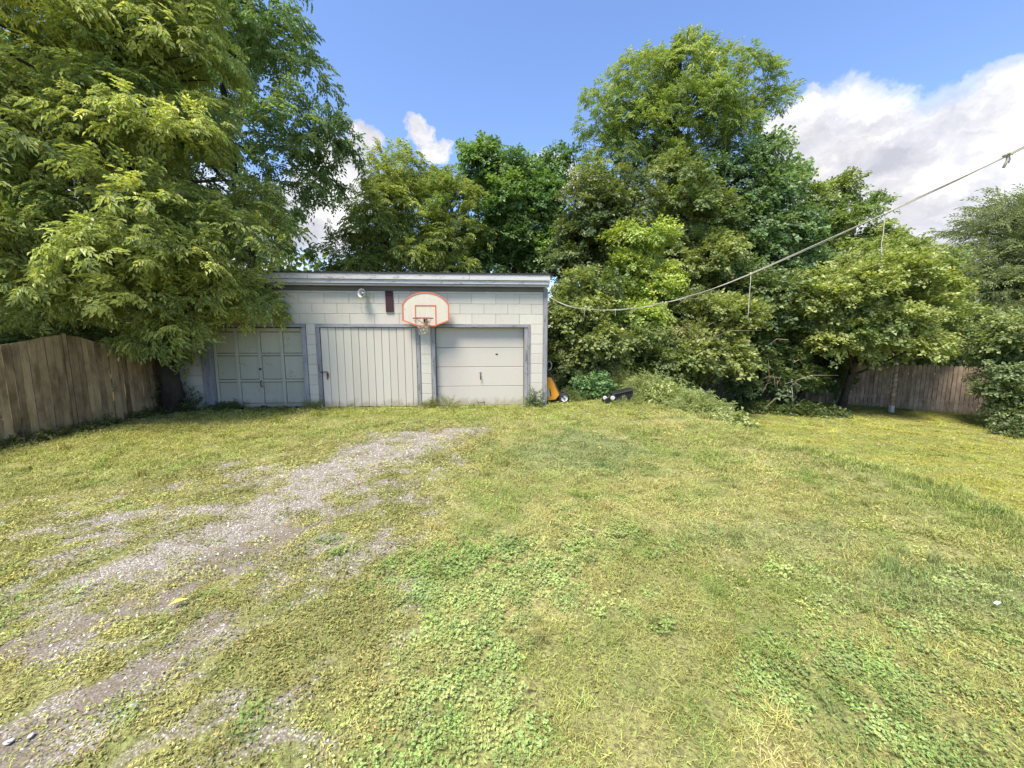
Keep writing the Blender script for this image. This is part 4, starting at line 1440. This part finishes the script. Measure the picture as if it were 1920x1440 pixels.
# bush mass behind the left fence
o, _ = crown('thicket', None, np.array((-11, 9, 0.0)), [lobe(60, 640, 8.6, 140, 60), lobe(190, 640, 9.6, 110, 60), lobe(-90, 640, 7.8, 140, 70), lobe(270, 640, 11.5, 70, 45)], 'compound', 0.5, 26, 0.7, 0.95, (0.05, 0.075, 0.022), (0.13, 0.15, 0.04), 121)
o.location = (-11, 9, 0)
tag(o, 'shadowy thicket just behind the brown plank fence', 'thicket', kind='stuff')


# ------------------------------------------------------------------ low plants
def weed_clump(name, label, cx_, cy_, rad, hgt, n_, spray, scale, lo, hi, seed, cat='plant', group=None, up=1.0):
    z = float(ground_z(cx_, cy_))
    root = empty(name, (cx_, cy_, z))
    tag(root, label, cat, group)
    r = np.random.default_rng(seed)
    q = r.uniform(0, 1, n_) ** 0.5
    a_ = r.uniform(0, 2 * math.pi, n_)
    x = rad[0] * q * np.cos(a_)
    y = rad[1] * q * np.sin(a_)
    zz = ground_z(cx_ + x, cy_ + y) - z + hgt * (1 - q ** 2.2) * r.uniform(0.15, 1.0, n_) + 0.02
    ax = np.stack([np.cos(a_) * 0.7, np.sin(a_) * 0.7, np.full(n_, 0.25 * up)], 1) + r.normal(0, 0.4, (n_, 3))
    rot = eulers(ax, np.array((0, 0, 1.0)) + r.normal(0, 0.3, (n_, 3)))
    f = r.uniform(0, 1, (n_, 1))
    tint = np.asarray(lo) * (1 - f) + np.asarray(hi) * f
    o = scatter('foliage', SPRAYS[spray], np.stack([x, y, zz], 1), rot, scale * r.uniform(0.6, 1.25, n_), tint, r.integers(0, 4, n_), M['leaf'], root)
    o['kind'] = 'stuff'
    paths = []
    for i in r.choice(n_, min(n_, 10), replace=False):
        e = np.array((x[i], y[i], zz[i]))
        s = np.array((x[i] * 0.6, y[i] * 0.6, float(ground_z(cx_ + x[i] * .6, cy_ + y[i] * .6)) - z - 0.03))
        paths.append((np.array([s, (s + e) / 2 + r.normal(0, 0.02, 3), e]), [0.006, 0.005, 0.003]))
    tube('stems', paths, M['bark'], root, 4)['kind'] = 'stuff'
    return root


WG = 'weeds growing over the bank'
W_LO, W_HI = (0.25, 0.30, 0.11), (0.40, 0.44, 0.18)
for i, (u, v, z, rx, ry, h_, lab) in enumerate((
        (1240, 762, -.05, 0.75, 0.6, 0.85, 'pale weed clump right of the black machine'),
        (1290, 775, -.1, 0.80, 0.8, 0.88, 'rounded weed mound midway along the bank'),
        (1340, 790, -.1, 0.62, 0.8, 0.66, 'low weed mound spilling down the bank to the lawn'),
        (1385, 805, -.1, 0.34, 0.5, 0.36, 'small lowest weed tuft at the tip of the bank'))):
    p = gp(u, v, z)
    weed_clump('weed_clump', lab, p[0], p[1] + 0.45, (rx, ry), h_, 700 if i < 3 else 220, 'broad' if i % 2 else 'narrow', 0.62, W_LO, W_HI, 200 + i, 'weeds', WG)
p = at(1110, 745, 10.9)
weed_clump('leafy_plant', 'bluish green leafy plant between the amber and black machines', p[0], 10.9, (0.50, 0.35), 0.62, 230, 'broad', 0.7, (0.10, 0.19, 0.07), (0.19, 0.31, 0.12), 210, 'plant')
p = at(1090, 755, 10.7)
weed_clump('weed_clump', 'mixed weeds at the foot of the bluish green plant', p[0] - .15, 10.75, (0.7, 0.35), 0.26, 260, 'narrow', 0.45, (0.11, 0.14, 0.04), (0.22, 0.25, 0.07), 211, 'weeds', WG)
p = at(1190, 730, 11.3)
weed_clump('weed_clump', 'tall grassy weeds behind the black machine', p[0], 11.4, (1.2, 0.6), 0.75, 520, 'fine', 0.75, (0.11, 0.14, 0.04), (0.23, 0.25, 0.08), 212, 'weeds', WG, up=2.5)
p = at(1300, 735, 12.2)
weed_clump('weed_clump', 'weeds on top of the bank below the olive bush', p[0], 12.2, (1.6, 0.8), 0.7, 560, 'broad', 0.65, (0.09, 0.125, 0.038), (0.21, 0.235, 0.07), 213, 'weeds', WG)
p = at(1480, 752, 15.4)
weed_clump('ground_ivy', 'dark ivy sprawling along the lawn edge left of the picket fence', 10.6, 15.2, (2.6, 0.8), 0.35, 700, 'broad', 0.8, (0.05, 0.08, 0.025), (0.12, 0.155, 0.042), 214, 'ivy')
weed_clump('ground_ivy', 'small dark plant on the lawn at the right edge below the bush', 16.6, 12.2, (0.9, 0.5), 0.28, 200, 'broad', 0.7, (0.06, 0.09, 0.03), (0.14, 0.17, 0.05), 215, 'ivy')
for i, (u, yl, lab, h_, rd, lo, hi) in enumerate((
        (1003, -0.16, 'climbing weed against the right block pier of the garage', 0.55, 0.16, (0.10, 0.14, 0.05), (0.20, 0.25, 0.08)),
        (836, -0.18, 'grass tuft at the foot of the sectional door', 0.22, 0.25, (0.16, 0.19, 0.05), (0.30, 0.31, 0.09)),
        (372, -0.25, 'weed sapling at the left jamb of the panel door', 0.60, 0.28, (0.06, 0.09, 0.03), (0.14, 0.18, 0.05)),
        (430, -0.12, 'low creeper along the bottom of the panel door', 0.12, 0.30, (0.07, 0.10, 0.03), (0.14, 0.17, 0.05)),
        (590, -0.15, 'small weeds at the foot of the first block pier', 0.12, 0.18, (0.12, 0.17, 0.04), (0.22, 0.26, 0.07)),
        (800, -0.15, 'small weeds at the foot of the second block pier', 0.14, 0.18, (0.16, 0.19, 0.05), (0.28, 0.29, 0.08)))):
    d = ray(u, 762)
    px_ = d[0] * 9.4
    lx = (px_ - GO[0]) / GX[0]
    q = on_garage(lx, yl, 0)
    weed_clump('weed', lab, q[0], q[1], (rd, rd * 0.5), h_, 60, 'fine' if i in (1, 4, 5) else 'broad', 0.35, lo, hi, 220 + i, 'weed', 'weeds along the garage front', up=2.2)
p = gp(1172, 763)
weed_clump('weed', 'short weeds in front of the black machine', p[0], p[1] - 0.12, (0.30, 0.10), 0.10, 50, 'fine', 0.35, (0.20, 0.23, 0.08), (0.34, 0.36, 0.13), 226, 'weed', None, up=2.2)
for nm, spots in (('olive bush with bare twigs below the sagging rope', ((1300, 600, 13.0), (1325, 640, 12.9), (1310, 670, 12.8), (1290, 635, 13.0))), ('shaded bush at the lawn edge under the dense dark tree', ((1465, 670, 14.9), (1480, 720, 14.7), (1455, 730, 14.8)))):
    rt = [o_ for o_ in bpy.data.objects if o_.get('label') == nm][0]
    bb = np.array(rt.location)
    rq = np.random.default_rng(77)
    tp = []
    for (u, v, Yt) in spots:
        for k in range(6):
            a0 = at(u, v, Yt) + rq.normal(0, 0.25, 3)
            dv = np.array((rq.normal(0, 0.5), rq.normal(0, 0.25) - 0.1, rq.normal(-0.1, 0.45)))
            tp.append((np.array([a0 - bb, a0 + dv * 0.5 + (0, 0, 0.12) - bb, a0 + dv + (0, 0, -0.1) - bb]), [0.011, 0.008, 0.003]))
    tube('bare_twigs', tp, M['fence_r'], rt, 4)['kind'] = 'stuff'
# ivy round the trunk in the corner and along the fence foot
weed_clump('ivy', 'dark ivy around the trunk between fence and garage', -7.85, 8.86, (0.24, 0.22), 1.25, 130, 'broad', 0.42, (0.03, 0.05, 0.02), (0.08, 0.105, 0.034), 230, 'ivy')
for i, (yy, lab) in enumerate(((6.35, 'dark weeds at the foot of the brown fence near the frame edge'), (7.25, 'dark weeds at the foot of the brown fence below its high point'), (8.4, 'dark weeds at the foot of the brown fence near the trunk'))):
    weed_clump('weed', lab, -7.95, yy, (0.10, 0.45), 0.14, 80, 'broad', 0.36, (0.08, 0.10, 0.03), (0.19, 0.20, 0.06), 240 + i, 'weed', 'weeds along the fence foot')


# ------------------------------------------------------------------ grass, clover, ground weeds, gravel
def blade_proto(seed, n_, h, rad, wdt, lean=0.5):
    r = np.random.default_rng(seed)
    V_, F_ = [], []
    for i in range(n_):
        a_, q = r.uniform(0, 6.283), rad * r.uniform(0, 1) ** 0.5
        p = np.array((q * math.cos(a_), q * math.sin(a_), 0))
        b_ = r.uniform(0, 6.283)
        out_ = np.array((math.cos(b_), math.sin(b_), 0))
        s = np.array((-out_[1], out_[0], 0)) * wdt * 0.5
        hh = h * r.uniform(0.5, 1.2)
        l1, l2 = lean * r.uniform(0.1, 0.6) * hh, lean * r.uniform(0.6, 2.2) * hh
        m_ = p + out_ * l1 + np.array((0, 0, hh * 0.6))
        e = p + out_ * l2 + np.array((0, 0, hh * r.uniform(0.6, 1.0)))
        b0_ = len(V_)
        V_ += [p + s, p - s, m_ - s * 0.8, m_ + s * 0.8, e]
        F_ += [(b0_, b0_ + 1, b0_ + 2, b0_ + 3), (b0_ + 3, b0_ + 2, b0_ + 4)]
    return np.array(V_), F_


def clover_proto(seed, n_=40, rad=0.085):
    r = np.random.default_rng(seed)
    V_, F_ = [], []
    for i in range(n_):
        a_, q = r.uniform(0, 6.283), rad * r.uniform(0, 1) ** 0.5
        c = np.array((q * math.cos(a_), q * math.sin(a_), r.uniform(0.012, 0.04)))
        tl = np.array((r.normal(0, .25), r.normal(0, .25), 1.0))
        for k in range(3):
            b_ = a_ + k * 2.094
            d = np.array((math.cos(b_), math.sin(b_), 0))
            d = d - tl * np.dot(d, tl) / np.dot(tl, tl)
            s = r.uniform(0.8, 1.2)
            leaf_at(V_, F_, c, d, tl, 0.0105 * s, 0.010 * s, 0.08, -0.05)
    return np.array(V_), F_


def mat_proto(seed, n_=46, rad=0.09):
    r = np.random.default_rng(seed)
    V_, F_ = [], []
    for i in range(n_):
        a_, q = r.uniform(0, 6.283), rad * r.uniform(0, 1) ** 0.5
        c = np.array((q * math.cos(a_), q * math.sin(a_), r.uniform(0.002, 0.022)))
        b_ = r.uniform(0, 6.283)
        d = np.array((math.cos(b_), math.sin(b_), r.uniform(-0.1, 0.9)))
        leaf_at(V_, F_, c, d, np.array((0, 0, 1.0)) + r.normal(0, .45, 3), r.uniform(0.012, 0.03), r.uniform(0.006, 0.012), 0.15, 0.15)
    return np.array(V_), F_


GRASS = [blade_proto(301, 38, 0.032, 0.085, 0.0042, 0.8), blade_proto(302, 38, 0.026, 0.09, 0.0048, 1.1), blade_proto(303, 32, 0.042, 0.08, 0.004, 0.5), blade_proto(304, 46, 0.10, 0.05, 0.0045, 0.75)]
CLOVER = [clover_proto(311), clover_proto(312, 46), clover_proto(313, 34), mat_proto(314, 30)]
WEED = [mat_proto(321), mat_proto(322, 54), mat_proto(323, 36), blade_proto(324, 20, 0.03, 0.09, 0.004, 1.3)]


def field(bands, seed):
    """random ground points, thinner with distance: (ymin, ymax, xmin, xmax, per m2, size)"""
    r = np.random.default_rng(seed)
    X, Y_, Sz = [], [], []
    for (y0, y1, x0, x1, den, sz) in bands:
        n_ = int((y1 - y0) * (x1 - x0) * den)
        x = r.uniform(x0, x1, n_)
        y = r.uniform(y0, y1, n_)
        k = np.abs(x) < 1.45 * y + 2.6
        X.append(x[k])
        Y_.append(y[k])
        Sz.append(np.full(k.sum(), sz))
    return np.concatenate(X), np.concatenate(Y_), np.concatenate(Sz), r


def in_garage(x, y):
    dx, dy = x - GO[0], y - GO[1]
    lx = dx * GX[0] + dy * GX[1]
    ly = dx * GN[0] + dy * GN[1]
    return (lx > GL) & (lx < 0.05) & (ly > -0.03) & (ly < GD + .1)


bands = [(0.4, 2.6, -6.3, 6.3, 440, 0.80), (2.6, 4.6, -7.8, 8, 280, 1.0), (4.6, 7.5, -8.0, 12, 140, 1.4), (7.5, 11, -8.0, 17, 60, 1.9), (11, 18.5, 1.0, 24, 26, 2.6)]
X, Y_, Sz, r_ = field(bands, 400)
keep = ~in_garage(X, Y_) & (X > FX + 0.03) & ~((Y_ > 17.2) & (X < 14))
X, Y_, Sz = X[keep], Y_[keep], Sz[keep]
gmk = gravel_mask(X, Y_)
clv = clover_mask(X, Y_)
st = stroke_mask(X, Y_)
drive = np.maximum(drive_zone(X, Y_), sstep(-0.5, 0.2, st))
u1, u2, u3 = r_.uniform(0, 1, len(X)), r_.uniform(0, 1, len(X)), r_.uniform(0, 1, len(X))
bare = sstep(0.66, 0.8, fbm(X * 2.3, Y_ * 2.3, 93, 3))
alive = u1 > np.maximum(gmk * 0.88, bare * 0.65)
isclv = alive & (u2 < clv * 0.72)
isweed = alive & ~isclv & (u3 < 0.12 + 0.8 * drive)
isgr = alive & ~isclv & ~isweed


def lay(name, protos, sel_, colour, lo, hi, zscale=None, tilt=0.18, pick=(.25, .25, .25, .25)):
    x, y, s = X[sel_], Y_[sel_], Sz[sel_]
    n_ = len(x)
    pos_ = np.stack([x, y, ground_z(x, y) - 0.004], 1)
    rot = np.stack([r_.normal(0, tilt, n_), r_.normal(0, tilt, n_), r_.uniform(0, 6.283, n_)], 1)
    sc_ = s * r_.uniform(lo, hi, n_)
    s3 = np.stack([sc_, sc_, sc_ * (zscale(x, y) if zscale else 1.0) * r_.uniform(0.7, 1.2, n_) / np.maximum(1, s * 0.8)], 1)
    tint = colour(x, y) * r_.uniform(0.72, 1.28, (n_, 1)) * (1 + r_.normal(0, 0.05, (n_, 3)))
    o = scatter(name, protos, pos_, rot, s3, tint, r_.choice(4, n_, p=pick), M['grass'])
    return o


def hgt_fn(x, y):
    d = ridge_d(x, y)
    z = 1.0 + 1.1 * np.exp(-((d + 0.2) / 0.4) ** 2) * sstep(6.5, 4.0, y)
    z = z + 0.9 * ell(x, y, 1830, 1120, 200, 60) - 0.25 * sstep(1, 3, d)
    return z


o = lay('grass', GRASS, isgr, lambda x, y: turf_colour(x, y) * 1.0, 0.75, 1.3, hgt_fn, pick=(.40, .35, .237, .013))
tag(o, 'short patchy green and straw grass over the yard', 'grass', kind='stuff')


def clv_col(x, y):
    n2 = fbm(x * 2.0, y * 2.0, 83, 3)[..., None]
    return C_CLOVER + (np.array((0.31, 0.375, 0.135)) - C_CLOVER) * sstep(0.35, 0.65, n2)


o = lay('clover', CLOVER, isclv, clv_col, 0.8, 1.3)
tag(o, 'bright green clover patches in the lawn', 'clover', kind='stuff')


def weed_col(x, y):
    n2 = fbm(x * 1.6, y * 1.6, 87, 3)[..., None]
    return np.array((0.27, 0.265, 0.10)) + (np.array((0.39, 0.37, 0.145)) - np.array((0.27, 0.265, 0.10))) * sstep(0.35, 0.65, n2)


o = lay('creeping_weed', WEED, isweed, weed_col, 0.75, 1.3)
tag(o, 'olive creeping weeds thinning over the gravel drive', 'weeds', kind='stuff')


# gravel stones lying in the bare tracks
def pebble(seed):
    r = np.random.default_rng(seed)
    bm = bmesh.new()
    bmesh.ops.create_icosphere(bm, subdivisions=1, radius=1.0)
    for v_ in bm.verts:
        v_.co *= r.uniform(0.7, 1.2)
        v_.co.z *= 0.6
    V_ = np.array([v_.co[:] for v_ in bm.verts])
    F_ = [tuple(v_.index for v_ in f.verts) for f in bm.faces]
    bm.free()
    return V_, F_


X, Y_, Sz, r_ = field([(0.8, 2.6, -5, 1.2, 1100, 0.006), (2.6, 4.6, -7, 1.2, 700, 0.0075), (4.6, 7.4, -7, 1, 300, 0.010)], 410)
gk = gravel_mask(X, Y_)
k = r_.uniform(0, 1, len(X)) < gk * 0.9 * (1 - 0.55 * sstep(-0.3, 0.5, stroke_mask(X, Y_, 5))) + 0.03 * (stroke_mask(X, Y_) > -1)
X, Y_, Sz = X[k], Y_[k], Sz[k]
n_ = len(X)
f = r_.beta(1.3, 1.3, (n_, 1))
tint = np.array((0.24, 0.22, 0.185)) * (1 - f) + np.array((0.55, 0.52, 0.47)) * f
pm, t = mat('gravel_stone')
aa = t.n('ShaderNodeAttribute', attribute_type='INSTANCER', attribute_name='tint')
finish(t, principled(t, aa.outputs['Color'], 0.9, 0.2))
o = scatter('gravel', [pebble(s) for s in (1, 2, 3, 4)], np.stack([X, Y_, ground_z(X, Y_) + 0.002], 1), r_.uniform(0, 6.28, (n_, 3)) * np.array((0.1, 0.1, 1)), Sz * r_.uniform(0.5, 1.5, n_), tint, r_.integers(0, 4, n_), pm)
tag(o, 'grey gravel strewn along the worn drive', 'gravel', kind='stuff')

# dead leaves along the fence foot and garage front
n_ = 420
r_ = np.random.default_rng(420)
x = np.concatenate([FX + 0.05 + np.abs(r_.normal(0, 0.12, 260)), np.zeros(160)])
y = np.concatenate([r_.uniform(5.2, 9.0, 260), np.zeros(160)])
for i in range(160):
    q = on_garage(r_.uniform(-8.3, -5.9), -abs(r_.normal(0.02, 0.07)), 0)
    x[260 + i], y[260 + i] = q[0], q[1]
V_, F_ = [], []
leaf_at(V_, F_, np.zeros(3), np.array((1.0, 0, 0.15)), np.array((0, 0, 1.0)), 0.06, 0.035, 0.2, 0.25)
lp = (np.array(V_), F_)
f = r_.uniform(0, 1, (n_, 1))
tint = np.array((0.12, 0.075, 0.04)) * (1 - f) + np.array((0.33, 0.24, 0.13)) * f
o = scatter('leaf_litter', [lp, lp, lp, lp], np.stack([x, y, ground_z(x, y) + 0.02], 1), np.stack([r_.normal(0, .5, n_), r_.normal(0, .5, n_), r_.uniform(0, 6.28, n_)], 1), r_.uniform(0.6, 1.5, n_), tint, r_.integers(0, 4, n_), M['grass'])
tag(o, 'dry brown leaves along the fence foot and garage front', 'leaves', kind='stuff')

# single things on the grass
p = gp(315, 1145)
V_, F_ = [], []
for sx_ in (1,):
    leaf_at(V_, F_, np.zeros(3), np.array((0.75, 0.75, 0.12)), np.array((0, 0, 1.0)), 0.11, 0.04, 0.15, 0.15)
lf = link('fallen_leaf', np_mesh('fallen_leaf', V_, F_, M['yleaf']), None, (p[0], p[1], float(ground_z(p[0], p[1])) + 0.035))
tag(lf, 'single yellow leaf lying on the bare drive at left', 'leaf')
for i, (u, v, s, lab) in enumerate(((250, 1338, 0.020, 'white pebble on the weeds near the lower left'), (22, 1402, 0.020, 'largest pale stone in the lower left corner'), (60, 1392, 0.015, 'smaller pale stone beside the lower left corner'), (1232, 823, 0.10, 'flat pale stone sunk in grass before the bank'))):
    p = gp(u, v)
    pv_, pf_ = pebble(30 + i)
    pv_ = pv_ * s * np.array((1.2, 0.8, 0.6 if i < 3 else 0.18))
    st_ = link('stone', np_mesh('stone', pv_, pf_, M['stone'], True), None, (p[0], p[1], float(ground_z(p[0], p[1])) + 0.012), (0, 0, i))
    tag(st_, lab, 'stone')
p = gp(1868, 1147)
V_ = [(0, 0, 0), (.03, .006, .010), (.042, .02, .003), (.012, .018, .012), (-.012, .012, .003)]
sp = link('paper_scrap', np_mesh('paper_scrap', V_ + [(a_, b_, c_ - .003) for a_, b_, c_ in V_], [(0, 1, 2, 3, 4), (9, 8, 7, 6, 5), (0, 5, 6, 1), (1, 6, 7, 2), (2, 7, 8, 3), (3, 8, 9, 4), (4, 9, 5, 0)], M['paper']), None, (p[0], p[1], float(ground_z(p[0], p[1])) + 0.05))
tag(sp, 'white scrap lying in the grass near the right edge', 'scrap')
